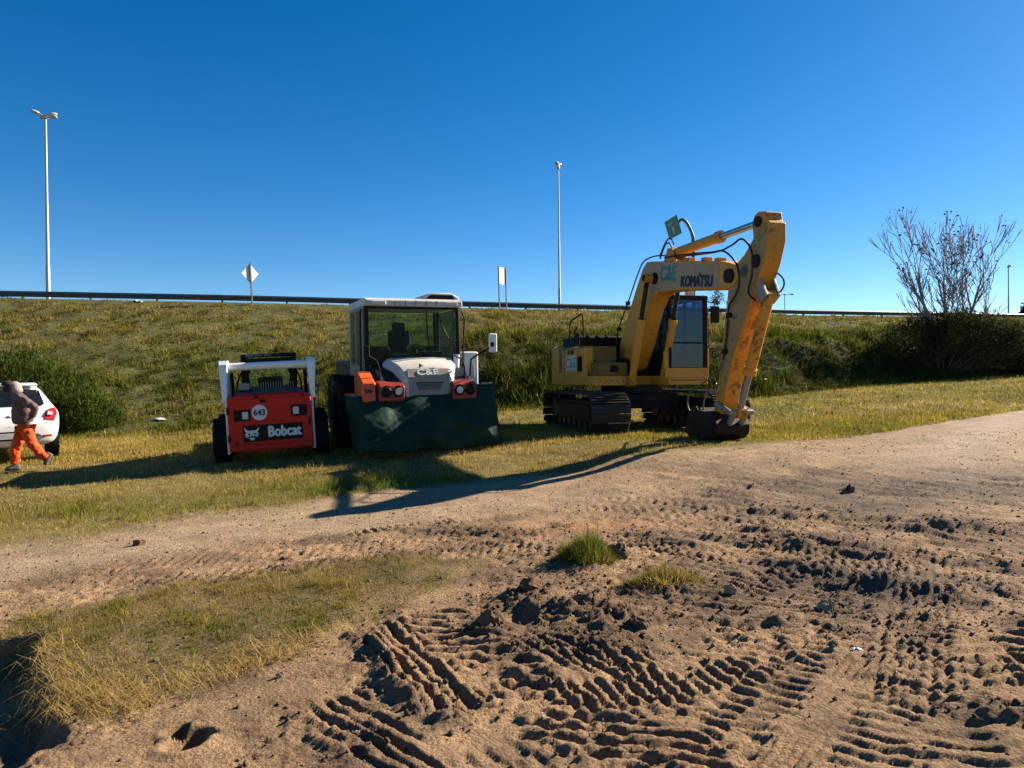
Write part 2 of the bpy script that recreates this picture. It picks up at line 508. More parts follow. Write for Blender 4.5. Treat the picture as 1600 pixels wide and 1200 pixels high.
def base_z(x, y):
    x = np.asarray(x, float); y = np.asarray(y, float)
    flat = 0.0225 * np.clip(x, -40, 40) + 0.05 * 1.2 * np.logaddexp(0, (y - 9) / 1.2)
    s, t, L = seg(x, y, PAD_A, PAD_B)
    k = np.clip(s / L, 0, 1)
    d = np.hypot(x - (PAD_A[0] + (PAD_B[0] - PAD_A[0]) * k), y - (PAD_A[1] + (PAD_B[1] - PAD_A[1]) * k))
    rr = 2.6 - 1.7 * k
    w = 1 - ss(rr, rr + 2.6, d)
    flat = flat * (1 - w) + PAD_Z * w
    yf = np.interp(x, FOOT_X, FOOT_Y); yc = np.interp(x, CREST_X, CREST_Y); zc = np.interp(x, CREST_X, CREST_Z)
    zf = 0.0225 * np.clip(x, -40, 40) + 0.05 * (yf - 9)
    t = np.clip((y - yf) / (yc - yf), 0, 1)
    steep = np.interp(t, [0, 0.03, 0.12, 0.2, 0.45, 1], [0, 0.06, 0.35, 0.45, 0.66, 1])
    gentle = np.interp(t, [0, 0.15, 0.3, 0.5, 1], [0, 0.09, 0.24, 0.5, 1])
    w = ss(-9, -2, x)
    pr = gentle * (1 - w) + steep * w
    return np.where(y > yf, zf + (zc - zf) * pr, flat)

# (start, end, width, bar-normal direction, pitch, depth)
TRACKS = [
    ((0.20, 3.50), (1.34, 3.80), 0.34, (0.97, 0.25), 0.078, 0.034),
    ((-0.90, 4.62), (-0.28, 3.40), 0.30, (0.89, 0.45), 0.085, 0.040),
    ((-0.62, 4.88), (0.08, 3.50), 0.46, (0.14, 0.99), 0.115, 0.034),
    ((0.10, 4.32), (0.70, 3.78), 0.34, (0.86, 0.50), 0.080, 0.034),
    ((2.44, 4.15), (1.76, 2.70), 0.36, (0.20, 0.98), 0.115, 0.020),
    ((2.75, 4.10), (2.10, 2.70), 0.30, (-0.25, 0.97), 0.115, 0.021),
    ((3.05, 4.30), (2.50, 3.20), 0.28, (0.65, 0.76), 0.105, 0.026),
    ((3.25, 5.10), (0.95, 2.80), 0.30, (0.70, -0.71), 0.045, 0.009),
    ((-1.70, 7.38), (-0.60, 7.95), 0.26, (0.88, 0.48), 0.090, 0.026),
    ((-1.80, 5.74), (-0.95, 6.20), 0.22, (0.80, 0.60), 0.100, 0.026),
    ((-0.80, 7.50), (0.30, 6.25), 0.44, (0.10, 1.0), 0.130, 0.030),
    ((0.95, 7.05), (1.65, 6.00), 0.46, (0.35, 0.94), 0.130, 0.030),
    ((0.10, 3.36), (0.95, 2.80), 0.44, (0.16, 0.98), 0.105, 0.028),
    ((-0.95, 3.60), (-0.30, 2.70), 0.30, (0.70, 0.70), 0.095, 0.022),
    ((1.05, 4.95), (2.30, 4.55), 0.34, (0.30, 0.95), 0.100, 0.018),
    ((1.45, 5.00), (2.20, 5.50), 0.34, (0.85, 0.52), 0.095, 0.020),
    ((1.50, 4.45), (2.60, 3.60), 0.30, (0.20, 0.97), 0.120, 0.014),
]
_r = random.Random(21)
for _k in range(22):                       # older, fainter wheel and crawler paths criss-crossing the lot, some in pairs
    _x, _y = _r.uniform(-.6, 5.6), _r.uniform(3.6, 8.8)
    _a = _r.choice((-2.35, -2.2, -2.6, -0.75, -0.6, -2.9)) + _r.gauss(0, .12)
    _l = _r.uniform(1.4, 4.2); _b = _a + _r.choice((0, 0, .4, -.4, 1.57)) + _r.gauss(0, .08)
    _w, _p, _d = _r.uniform(.22, .40), _r.uniform(.065, .115), _r.uniform(.006, .0145)
    for _o in ((0, .55) if _k % 3 == 0 else (0,)):
        _ox, _oy = -math.sin(_a) * _o, math.cos(_a) * _o
        TRACKS.append(((_x + _ox, _y + _oy), (_x + _ox + _l * math.cos(_a), _y + _oy + _l * math.sin(_a)), _w, (math.cos(_b), math.sin(_b)), _p, _d))
RIDGES = [((2.5, 8.0), (4.6, 6.5), .10, .055), ((2.1, 6.62), (3.3, 5.75), .11, .075), ((2.05, 5.78), (2.95, 4.75), .12, .070),
          ((2.3, 7.15), (3.1, 6.1), .10, .065), ((1.0, 7.1), (2.2, 6.7), .08, .035), ((3.2, 5.75), (4.4, 5.3), .10, .055),
          ((2.4, 5.1), (3.4, 4.9), .09, .05), ((3.3, 6.9), (5.6, 6.6), .10, .05), ((-1.0, 4.5), (-0.45, 3.35), .05, .05),
          ((-2.3, 5.98), (-0.3, 6.62), .08, .035), ((3.0, 4.2), (3.5, 4.0), .13, .09), ((-1.2, 7.5), (0.2, 7.2), .08, .03),
          ((0.95, 4.55), (1.9, 4.35), .06, .035), ((2.0, 3.3), (2.6, 3.1), .06, .04)]
LUMPS = [(0.10, 5.05, .20, .10), (0.40, 4.85, .22, .10), (0.66, 4.62, .20, .08), (-0.16, 4.5, .13, .07), (0.75, 6.05, .12, .07),
         (0.55, 4.25, .22, .05), (0.15, 3.72, .12, .05), (1.12, 5.2, .35, .06), (0.57, 6.0, .3, .07), (3.25, 4.1, .2, .08), (-0.3, 3.3, .1, .05)]
PITS = [(-1.49, 3.20, .085, .20), (-1.60, 3.30, .05, .10), (-2.5, 5.72, .10, .06), (0.05, 4.72, .1, .05)]

def crumble(x, y):
    m = 0.8 * ss(0.10, 0.55, fbm(x * 1.1, y * 1.1, 31, 3))
    for cx, cy, r, h in LUMPS:
        m = np.maximum(m, np.exp(-((x - cx) ** 2 + (y - cy) ** 2) / (1.6 * r) ** 2))
    for p0, p1, w, h in RIDGES:
        s, t, L = seg(x, y, p0, p1)
        e = np.clip(s, 0, L)
        m = np.maximum(m, 0.9 * np.exp(-(t * t + (s - e) ** 2) / (2.2 * w) ** 2))
    return m

def masks(x, y):
    ey = edge_y(x, y)
    up = y - ey                                    # > 0 : turf
    sd = poly_sd(x, y, STRIP) + 0.10 * fbm(x * 3, y * 3, 9, 4)
    turf = np.maximum(ss(-0.05, 0.25, up), ss(0.10, -0.12, sd))
    # smooth graded track between strip and turf
    mid = ss(-2.6, -2.0, up) * ss(0.1, -0.3, up) * (1 - 0.6 * ss(-1.5, 2.5, x))
    right_road = ss(4.5, 9.0, x + 0.35 * (y - 8)) * 0.6
    smooth = np.clip(np.maximum(mid, right_road), 0, 1)
    return up, sd, turf, smooth

def height(x, y, fine=True):
    z = base_z(x, y)
    yf = np.interp(x, FOOT_X, FOOT_Y); yc = np.interp(x, CREST_X, CREST_Y)
    te = np.clip((y - yf) / (yc - yf), 0, 1)
    amp = ss(0, 0.03, te) * (1 - ss(0.93, 1.0, te))
    z = z + amp * (0.16 * fbm(x / 1.7, y / 1.7, 41, 4) + 0.10 * fbm(x / 0.6, y / 0.9, 43, 3)) * (1 + 0.9 * ss(0.28, 0.1, te) * ss(-6, 0, x))
    if not fine:
        return z
    near = 1 - ss(13.0, 14.0, y)
    up, sd, turf, smooth = masks(x, y)
    lot = (1 - turf) * (1 - 0.82 * smooth) * near
    z = z + near * 0.025 * fbm(x / 1.6, y / 1.6, 3, 3)
    cr = crumble(x, y) * lot
    h = 0.022 * fbm(x / 0.45, y / 0.45, 13, 4)
    rgh = ss(-0.25, 0.25, fbm(x / 0.7, y / 0.55, 121, 3))
    h = h + (0.008 + 0.026 * rgh) * fbm(x / 0.11, y / 0.09, 15, 4, 0.78)
    z = z + lot * h + (1 - lot) * near * (1 - turf) * (0.008 * fbm(x / 0.3, y / 0.2, 19, 4) + 0.010 * np.maximum(0, vn(x / 0.07, y / 0.07, 20)) ** 2)
    z = z + smooth * (1 - turf) * near * 0.012 * vn(up * 5 + 0.3 * fbm(x, y, 111, 2), x * 0.3, 112)
    rid = 1 - np.abs(fbm(x / 0.075, y / 0.075, 23, 3)) * 2.2
    z = z + cr * 0.014 * rid + cr * 0.016 * np.maximum(0, vn(x / 0.05, y / 0.05, 27)) ** 1.5
    wx = x + 0.034 * fbm(x / 0.3, y / 0.3, 51, 4, 0.65); wy = y + 0.034 * fbm(x / 0.3 + 9, y / 0.3, 53, 4, 0.65)
    lowland = np.nonzero((y < 9.0) & (x > -4) & (x < 8))[0]
    for i, (p0, p1, w, nrm, pitch, depth) in enumerate(TRACKS):
        s, t, L = seg(wx[lowland], wy[lowland], p0, p1)
        sub = np.nonzero((np.abs(t) < w) & (s > -0.2) & (s < L + 0.2))[0]
        if not len(sub):
            continue
        q = lowland[sub]; s = s[sub]; t = t[sub]; xs, ys, wxs, wys = x[q], y[q], wx[q], wy[q]
        m = ss(-0.08, 0.10, s) * ss(L + 0.08, L - 0.10, s) * ss(w / 2 + 0.04, w / 2 - 0.04, np.abs(t) + 0.05 * fbm(xs / 0.15, ys / 0.15, 140, 2))
        m = m * ss(-0.65, 0.0, fbm(xs / 0.33, ys / 0.33, 60 + i, 3))
        ph = (wxs * nrm[0] + wys * nrm[1]) / pitch
        ph = ph + 0.35 * np.where(t > 0, 1.0, 0.0) * (i % 2)
        u = ph - np.floor(ph)
        bar = ss(0.0, 0.12, u) * ss(0.58, 0.42, u)
        prof = depth * (0.5 - 1.5 * bar) * (0.85 + 0.4 * vn(xs / 0.12, ys / 0.12, 150 + i))
        berm = 0.35 * depth * np.exp(-((np.abs(t) - w / 2 - 0.03) / 0.05) ** 2) * ss(0, 0.2, s) * ss(L, L - 0.2, s)
        z[q] += (m * prof + berm) * (1 - 0.9 * turf[q]) * near[q]
    for i, (p0, p1, w, hh) in enumerate(RIDGES):
        s, t, L = seg(wx, wy, p0, p1)
        t = t + 0.12 * fbm(x / 0.5, y / 0.5, 70 + i, 3)
        e = np.clip(s, 0, L)
        z = z + hh * (0.75 + 0.5 * fbm(x / 0.2, y / 0.2, 90 + i, 3)) * np.exp(-(t * t + 0.5 * (s - e) ** 2) / (w * w)) * ss(-0.3, 0.3, s) * ss(L + 0.3, L - 0.3, s) * (1 - 0.8 * turf)
    ac = x * 0.70 + y * 0.71 + 0.18 * fbm(x / 0.8, y / 0.8, 57, 3); al = x * 0.71 - y * 0.70
    rut = ss(0.6, 1.8, x) * ss(4.2, 5.2, y) * ss(11.5, 9.0, y) * (1 - turf) * near
    z = z + rut * (0.022 * fbm(ac * 3.2, al * 0.7, 58, 3) + 0.016 * vn(ac * 11, al * 1.1, 59))
    for cx, cy, r, hh in LUMPS:
        d2 = ((wx - cx) ** 2 + (wy - cy) ** 2) / (r * r)
        z = z + hh * np.exp(-d2) * (0.65 + 0.9 * fbm(x / 0.11, y / 0.11, 33, 4, 0.7))
    for cx, cy, r, hh in PITS:
        d = np.hypot(wx - cx, (wy - cy) * 0.85) / r
        z = z - hh * ss(1.15, 0.55, d) + 0.07 * hh * np.exp(-((d - 1.35) / 0.3) ** 2)
    # raised turf bank of the strip, with the dug-out beside its left end
    z = z + 0.035 * ss(0.05, -0.25, sd)
    bank = np.exp(-(((x + 2.62) / 0.55) ** 2 + ((y - 4.25) / 0.55) ** 2))
    z = z + 0.07 * bank * ss(0.06, -0.1, sd)
    dug = poly_sd(x + 0.05 * fbm(x * 5, y * 5, 8, 3), y, [(-3.6, 4.50), (-3.0, 4.46), (-2.72, 4.05), (-2.30, 3.55), (-2.06, 3.22), (-2.2, 2.6), (-4.6, 2.4)])
    z = z - 0.15 * ss(0.03, -0.10, dug)
    z = z + turf * near * 0.02 * fbm(x / 0.25, y / 0.25, 35, 3)
    return z

def ground_color(x, y):
    up, sd, turf, smooth = masks(x, y)
    n1 = fbm(x / 1.4, y / 1.4, 101, 4)[:, None]; n2 = fbm(x / 0.35, y / 0.35, 103, 4)[:, None]
    lot = np.array([0.39, 0.255, 0.145]) * (1 + 0.22 * n1)
    road = np.array([0.385, 0.280, 0.178]) * (1 + 0.12 * n1)
    moist = np.array([0.125, 0.088, 0.062])
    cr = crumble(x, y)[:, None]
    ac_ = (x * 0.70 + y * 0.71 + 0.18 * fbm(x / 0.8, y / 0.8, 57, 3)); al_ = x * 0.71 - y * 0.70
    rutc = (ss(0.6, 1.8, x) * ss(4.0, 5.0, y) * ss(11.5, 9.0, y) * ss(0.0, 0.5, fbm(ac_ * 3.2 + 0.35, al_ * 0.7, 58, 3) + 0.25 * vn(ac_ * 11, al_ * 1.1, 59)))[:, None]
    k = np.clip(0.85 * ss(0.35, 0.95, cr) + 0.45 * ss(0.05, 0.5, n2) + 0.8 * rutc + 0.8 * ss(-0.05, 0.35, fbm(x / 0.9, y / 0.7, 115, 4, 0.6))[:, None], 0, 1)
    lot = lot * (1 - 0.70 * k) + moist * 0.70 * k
    dz = np.exp(-(((x - 0.3) / 1.3) ** 2 + ((y - 4.6) / 0.95) ** 2)) + np.exp(-(((x - 2.7) / 1.2) ** 2 + ((y - 6.0) / 1.0) ** 2)) + 0.9 * np.exp(-(((x - 0.1) / 1.3) ** 2 + ((y - 6.9) / 0.45) ** 2)) + 0.7 * np.exp(-(((x + 0.9) / 1.0) ** 2 + ((y - 3.2) / 0.5) ** 2))
    dz = np.clip(dz * (0.75 + 1.3 * fbm(x / 0.5, y / 0.4, 117, 4, 0.65)), 0, 1)[:, None]
    lot = lot * (1 - 0.62 * dz) + np.array([0.125, 0.080, 0.050]) * 0.62 * dz
    sm = smooth[:, None]
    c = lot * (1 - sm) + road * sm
    gz = np.exp(-(((x - 5.4) / 3.6) ** 2 + ((y - 8.6 - 0.22 * (x - 4)) / 1.15) ** 2)) + 0.8 * np.exp(-(((x - 2.6) / 0.7) ** 2 + ((y - 5.2) / 0.5) ** 2))
    gz = np.clip(gz * 1.5 * (0.75 + 0.5 * fbm(x / 0.5, y / 0.5, 107, 4)), 0, 1)[:, None]
    c = c * (1 - 0.75 * gz) + np.array([0.095, 0.080, 0.070]) * 0.75 * gz
    og = np.exp(-(((x - 0.9) / 0.8) ** 2 + ((y - 7.4) / 0.3) ** 2))[:, None]
    c = c * (1 - 0.6 * og) + np.array([0.42, 0.205, 0.085]) * 0.6 * og
    pl = (np.exp(-((y - (1.0 * x + 4.6)) / 1.1) ** 2) * ss(4.5, 8, x))[:, None]
    c = c * (1 - 0.6 * pl) + np.array([0.47, 0.375, 0.30]) * 0.6 * pl
    stk = (vn(up * 7 + 0.4 * fbm(x, y, 111, 2), x * 0.35 + 3, 109) * 0.6 + vn(up * 19, x * 0.8, 110) * 0.4)[:, None]
    c = c * (1 + 0.20 * stk * sm)
    dry = (ss(-1.0, 0.0, up) * ss(-2, -3.4, x) * 0.8)[:, None] + 0.5 * (ss(-1.1, -0.2, up) * ss(1.5, 3.0, x) * ss(9, 6, x))[:, None]
    c = c * (1 - dry) + np.array([0.27, 0.20, 0.105]) * dry
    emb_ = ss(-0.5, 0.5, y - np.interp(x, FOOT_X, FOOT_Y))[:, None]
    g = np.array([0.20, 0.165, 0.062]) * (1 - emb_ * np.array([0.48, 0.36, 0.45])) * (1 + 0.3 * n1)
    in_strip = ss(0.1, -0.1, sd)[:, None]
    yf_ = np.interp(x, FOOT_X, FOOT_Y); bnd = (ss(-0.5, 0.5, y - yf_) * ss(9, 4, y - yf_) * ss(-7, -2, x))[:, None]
    g = g * (1 - bnd) + np.array([0.045, 0.050, 0.016]) * bnd  # steep band: greener ground, with the slope's shade darkened into it
    g = g * (1 - in_strip) + np.array([0.19, 0.135, 0.066]) * (1 + 0.3 * n2) * in_strip
    tf = turf[:, None]
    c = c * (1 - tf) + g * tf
    return np.clip(c, 0.004, 0.9)

def grid_mesh(rows, ncol, halfw):
    u = np.linspace(-1, 1, ncol)
    X = (u[None, :] * halfw(rows)[:, None]).ravel()
    Y = np.repeat(rows, ncol)
    nr = len(rows)
    i = np.arange(nr - 1)[:, None] * ncol + np.arange(ncol - 1)[None, :]
    F = np.stack([i, i + 1, i + ncol + 1, i + ncol], -1).reshape(-1, 4)
    return X, Y, F

def np_mesh(name, co, faces, col=None, smooth=True):
    me = bpy.data.meshes.new(name)
    nv, nf, k = len(co), len(faces), faces.shape[1]
    me.vertices.add(nv); me.vertices.foreach_set('co', co.astype(np.float32).ravel())
    me.loops.add(nf * k); me.loops.foreach_set('vertex_index', faces.astype(np.int32).ravel())
    me.polygons.add(nf)
    me.polygons.foreach_set('loop_start', (np.arange(nf) * k).astype(np.int32))
    me.polygons.foreach_set('loop_total', np.full(nf, k, np.int32))
    me.update(calc_edges=True)
    if smooth:
        me.polygons.foreach_set('use_smooth', np.ones(nf, bool))
    if col is not None:
        at = me.attributes.new('col', 'FLOAT_COLOR', 'POINT')
        rgba = np.ones((nv, 4), np.float32); rgba[:, :3] = col
        at.data.foreach_set('color', rgba.ravel())
    me.update()
    return me

def rows_between(a, b, d3):
    r = [a]
    while r[-1] < b:
        r.append(r[-1] + d3 * (max(r[-1], 2.0) / 3.0) ** 1.3)
    r[-1] = b
    return np.array(r)

def sub_ground(name, X, Y, Z, C, F, sel, kind='structure'):
    f = F[sel]
    idx = np.unique(f)
    remap = np.zeros(len(X), np.int64); remap[idx] = np.arange(len(idx))
    me = np_mesh(name, np.stack([X, Y, Z], 1)[idx], remap[f], C[idx])
    o = mesh_obj(name, me, M['ground'])
    o['kind'] = kind
    return o

hw = lambda y: 2.6 + 0.93 * y
Xn, Yn, Fn = grid_mesh(rows_between(1.2, 14.0, 0.0105), 880, hw)
Zn = height(Xn, Yn, True); Cn = ground_color(Xn, Yn)
hw2 = lambda y: 2.6 + 1.25 * y
Xf, Yf, Ff = grid_mesh(np.concatenate([np.arange(14.0, 50, 0.22), np.geomspace(50, 1500, 46)]), 420, hw2)
Zf = height(Xf, Yf, False); Cf = ground_color(Xf, Yf)
# join the two density levels into one sheet
off = len(Xn)
XX = np.concatenate([Xn, Xf]); YY = np.concatenate([Yn, Yf]); ZZ = np.concatenate([Zn, Zf]); CC = np.concatenate([Cn, Cf])
FF = np.concatenate([Fn, Ff + off])
cx = XX[FF].mean(1); cy = YY[FF].mean(1)
emb = cy > np.interp(cx, FOOT_X, FOOT_Y)
flatg = (~emb) & (cy > np.interp(cx, EDGE_X, EDGE_Y))
tag(sub_ground('dirt_road', XX, YY, ZZ, CC, FF, ~emb & ~flatg), 'rutted brown dirt lot and track with tyre and crawler prints', 'dirt road')
tag(sub_ground('ground', XX, YY, ZZ, CC, FF, flatg), 'flat turf strip the machines are parked on', 'ground')
tag(sub_ground('embankment', XX, YY, ZZ, CC, FF, emb), 'grassy road embankment rising behind the machines', 'embankment')

def gz(x, y, fine=True):
    return float(height(np.array([float(x)]), np.array([float(y)]), fine)[0])

# ------------------------------------------------------------------ grass blades
def blades(P, L, W, lean, col, segs=1, droop=0.35, az=None):
    n = len(P)
    az = rng.uniform(0, 2 * np.pi, n) if az is None else az
    wa = az + np.pi / 2 + rng.normal(0, 0.6, n)
    d = np.stack([np.cos(az), np.sin(az), np.zeros(n)], 1)
    wv = np.stack([np.cos(wa), np.sin(wa), np.zeros(n)], 1) * (W / 2)[:, None]
    up = np.array([0, 0, 1.0])
    tip = P + d * (L * np.sin(lean))[:, None] + up * (L * np.cos(lean))[:, None]
    if segs == 1:
        co = np.stack([P - wv, P + wv, tip], 1).reshape(-1, 3)
        F = np.arange(n * 3).reshape(-1, 3)
        C = np.repeat(col, 3, 0).reshape(n, 3, 3)
        C[:, 2] *= 1.15
        return co, F, C.reshape(-1, 3)
    mid = P + d * (L * 0.5 * np.sin(lean * 0.7))[:, None] + up * (L * 0.55 * np.cos(lean * 0.7))[:, None]
    tip = tip - up * (L * droop * np.sin(lean))[:, None] * 0.5
    co = np.stack([P - wv, P + wv, mid + wv * 0.75, mid - wv * 0.75, tip], 1).reshape(-1, 3)
    b = (np.arange(n) * 5)[:, None]
    F = np.concatenate([b + [[0, 1, 2]], b + [[0, 2, 3]], b + [[3, 2, 4]]], 0)
    C = np.repeat(col, 5, 0)
    return co, F, C

def grass_obj(name, lst, label, mat='blade'):
    co, F, C, off = [], [], [], 0
    for c, f, k in lst:
        co.append(c); F.append(f + off); C.append(k); off += len(c)
    me = np_mesh(name, np.concatenate(co), np.concatenate(F), np.clip(np.concatenate(C), 0.003, 0.9), smooth=False)
    o = mesh_obj(name, me, M[mat])
    return tag(o, label, 'grass', kind='stuff')

GREEN = np.array([0.110, 0.140, 0.016]); DKGREEN = np.array([0.042, 0.078, 0.010]); STRAW = np.array([0.33, 0.235, 0.085]); OLIVE = np.array([0.165, 0.135, 0.024])

def tint(x, y, dryness, sd=0.25):
    n = len(x)
    a = np.clip(dryness + sd * rng.normal(0, 1, n) + 0.35 * fbm(x / 1.3, y / 1.3, 201, 3), 0, 1)[:, None]
    g = rng.random((n, 1))
    base = GREEN * g + DKGREEN * (1 - g)
    mid = OLIVE
    c = np.where(a < 0.5, base * (1 - 2 * a) + mid * 2 * a, mid * (2 - 2 * a) + STRAW * (2 * a - 1))
    return c * rng.uniform(0.75, 1.25, (n, 1))

def scatter(n, x0, x1, y0, y1, ypow=1.0):
    x = rng.uniform(x0, x1, n); y = y0 + (y1 - y0) * rng.random(n) ** ypow
    return x, y

def in_view(x, y, pad=1.2):
    return np.abs(x) < 0.78 * y + pad

# foreground strip
x, y = scatter(150000, -4.6, 0.1, 3.1, 6.6)
sd = poly_sd(x, y, STRIP) + 0.12 * fbm(x * 3, y * 3, 9, 4)
dens = ss(0.18, -0.16, sd + 0.16 * fbm(x / 0.5, y / 0.5, 237, 3)) * (0.30 + 0.55 * ss(-0.15, 0.25, fbm(x / 0.25, y / 0.25, 211, 3))) * (1 - 0.75 * ss(-1.1, -0.3, x))
keep = (rng.random(len(x)) < dens) & in_view(x, y, 0.5)
x, y, sd = x[keep], y[keep], sd[keep]
z = height(x, y)
dry = 0.60 + 0.10 * ss(-0.35, 0.0, sd) + 0.5 * fbm(x / 0.3, y / 0.3, 219, 3) - 0.70 * np.exp(-(((x + 1.6 + 0.5 * (y - 4.4)) / 0.9) ** 2 + ((y - 4.45 - 0.45 * (x + 1.6)) / 0.30) ** 2)) - 0.2 * ss(-1.5, -0.4, x)
lng = 0.85 + 0.05 * ss(-0.2, 0.05, sd) * ss(-0.8, -1.8, x) + 0.25 * np.exp(-(((x + 2.5) / 0.5) ** 2 + ((y - 4.1) / 0.5) ** 2))
g1 = blades(np.stack([x, y, z - 0.005], 1), rng.uniform(0.025, 0.095, len(x)) * lng * (0.6 + 0.9 * ss(-0.1, 0.35, fbm(x / 0.2, y / 0.2, 213, 3))), rng.uniform(0.0022, 0.005, len(x)), rng.uniform(0.3, 1.45, len(x)),
            0.85 * tint(x, y, dry), 2, 0.5)
# straw trailing over the near edge of the strip
k = 1100
ti = rng.random(k)
bx = np.interp(ti, [0, .25, .5, .75, 1], [-2.75, -2.3, -1.95, -1.55, -1.15]) + rng.normal(0, .09, k)
by = np.interp(ti, [0, .25, .5, .75, 1], [4.1, 3.62, 3.55, 3.95, 4.5]) + rng.normal(0, .09, k)
g1b = blades(np.stack([bx, by, height(bx, by) + 0.02], 1), rng.uniform(0.08, 0.22, k), rng.uniform(0.002, 0.004, k), rng.uniform(0.9, 1.5, k),
             tint(bx, by, np.full(k, 0.95), 0.12), 2, 0.6, az=rng.normal(-2.0, 1.2, k))
grass_obj('strip_grass', [g1, g1b], 'dry grass strip between the two bare dirt tracks in the foreground')

# flat turf between the dirt and the embankment
x, y = scatter(430000, -14, 18, 6.0, 17.5, 1.15)
up = y - edge_y(x, y)
sp = ss(-0.12, 0.35, up)
drym = ss(-1.1, 0.0, up) * ss(-1.6, -3.0, x) * 0.35
keep = (rng.random(len(x)) < np.maximum(sp, drym)) & in_view(x, y)
x, y, up = x[keep], y[keep], up[keep]
z = height(x, y)
green = np.exp(-(((x + 1.6) / 1.7) ** 2 + ((y - 10.2) / 0.75) ** 2)) + 0.6 * np.exp(-(((x + 5) / 3) ** 2 + ((y - 9.1) / 0.6) ** 2))
dry = 0.70 - 0.80 * green + 0.35 * ss(0.5, -0.2, up) + 0.25 * ss(11.5, 13.5, y) * ss(2, -3, x) - 0.18 * ss(3, 6, x)
hgt = 1 + 1.0 * np.clip(green, 0, 1) - 0.5 * ss(0.4, -0.3, up)
tall = 0.6 + 0.8 * ss(-0.2, 0.4, fbm(x / 0.5, y / 0.5, 215, 3))
g2 = blades(np.stack([x, y, z - 0.005], 1), rng.uniform(0.03, 0.09, len(x)) * hgt * tall, rng.uniform(0.006, 0.013, len(x)) * (0.6 + y / 24),
            rng.uniform(0.15, 1.1, len(x)), tint(x, y, dry), 1)
n_ = 170000
y = 13.5 + 18.5 * rng.random(n_); x = rng.uniform(-1, 1, n_) * (0.78 * y + 1.2)
yf = np.interp(x, FOOT_X, FOOT_Y)
keep = (y < yf + 0.3) & (y > edge_y(x, y)) & in_view(x, y)
keep &= y > 13.5
x, y = x[keep], y[keep]
z = height(x, y, False)
g3 = blades(np.stack([x, y, z - 0.01], 1), rng.uniform(0.05, 0.13, len(x)), rng.uniform(0.016, 0.034, len(x)), rng.uniform(0.2, 1.2, len(x)),
            tint(x, y, 0.46 - 0.06 * ss(4, 8, x)) * (0.7 + 0.45 * ss(-0.4, 0.3, fbm(x / 0.6, y / 0.8, 217, 3)))[:, None] * np.array([1.12, 1.08, 0.85]), 1)
grass_obj('field_grass', [g2, g3], 'short yellow-green turf around the parked machines')

# embankment cover, tufty, coarser
n_ = 520000
y = 15 + 47 * rng.random(n_) ** 1.25; x = rng.uniform(-1, 1, n_) * (0.80 * y + 3)
yf = np.interp(x, FOOT_X, FOOT_Y); yc = np.interp(x, CREST_X, CREST_Y)
te = (y - yf) / (yc - yf)
tuft = fbm(x / 0.7, y / 0.9, 221, 3)
keep = (te > -0.01) & (te < 1.04) & in_view(x, y, 3) & (rng.random(len(x)) < 0.45 + 0.55 * ss(-0.15, 0.25, tuft))
x, y, te, tuft = x[keep], y[keep], te[keep], tuft[keep]
z = height(x, y, False)
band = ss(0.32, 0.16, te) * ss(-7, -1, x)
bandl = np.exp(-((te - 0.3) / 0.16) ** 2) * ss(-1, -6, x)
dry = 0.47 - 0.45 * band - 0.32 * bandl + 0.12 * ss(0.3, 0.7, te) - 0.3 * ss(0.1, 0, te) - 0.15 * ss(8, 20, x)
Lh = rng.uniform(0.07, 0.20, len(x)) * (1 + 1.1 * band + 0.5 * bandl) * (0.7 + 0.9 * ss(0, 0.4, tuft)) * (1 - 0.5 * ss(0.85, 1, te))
g4 = blades(np.stack([x, y, z - 0.02], 1), Lh, rng.uniform(0.025, 0.06, len(x)) * (0.5 + y / 50), rng.uniform(0.2, 1.35, len(x)), 0.70 * tint(x, y, dry, 0.3) * (0.62 + 0.62 * ss(-0.35, 0.35, fbm(x / 0.7, y / 1.0, 225, 4, 0.7)) - 0.25 * band)[:, None], 1)  # blade colour also darkened in the steep band to carry its shade
n_ = 170000
y = 18 + 16 * rng.random(n_); x = rng.uniform(-6, 26, n_)
yf = np.interp(x, FOOT_X, FOOT_Y); yc = np.interp(x, CREST_X, CREST_Y); te = (y - yf) / (yc - yf)
keep = (te > -0.01) & (te < 0.36) & in_view(x, y, 1) & (rng.random(n_) < 1.1 - te * 2.2)
x, y, te = x[keep], y[keep], te[keep]
z = height(x, y, False)
g5 = blades(np.stack([x, y, z - 0.02], 1), rng.uniform(0.08, 0.26, len(x)) * (0.6 + 0.9 * ss(-0.2, 0.4, fbm(x / 0.6, y / 0.6, 227, 3))), rng.uniform(0.012, 0.03, len(x)), rng.uniform(0.2, 1.3, len(x)),
            0.70 * tint(x, y, 0.22 + 0.9 * te, 0.25) * (0.5 + 0.6 * ss(-0.3, 0.3, fbm(x / 0.8, y / 0.8, 229, 3)))[:, None], 1)
nc, nb = 620, 70
cy_ = 16 + 40 * rng.random(nc) ** 1.2; cx_ = rng.uniform(-1, 1, nc) * (0.78 * cy_ + 2)
te_ = (cy_ - np.interp(cx_, FOOT_X, FOOT_Y)) / (np.interp(cx_, CREST_X, CREST_Y) - np.interp(cx_, FOOT_X, FOOT_Y))
ok_ = (te_ > 0.0) & (te_ < 0.92) & (rng.random(nc) < 1.15 - te_)
cx_, cy_ = np.repeat(cx_[ok_], nb), np.repeat(cy_[ok_], nb)
rs_ = np.repeat(rng.uniform(0.12, 0.45, ok_.sum()), nb); dr_ = np.repeat(rng.uniform(-0.1, 0.75, ok_.sum()), nb)
x = cx_ + rng.normal(0, 0.6, len(cx_)) * rs_; y = cy_ + rng.normal(0, 0.6, len(cx_)) * rs_
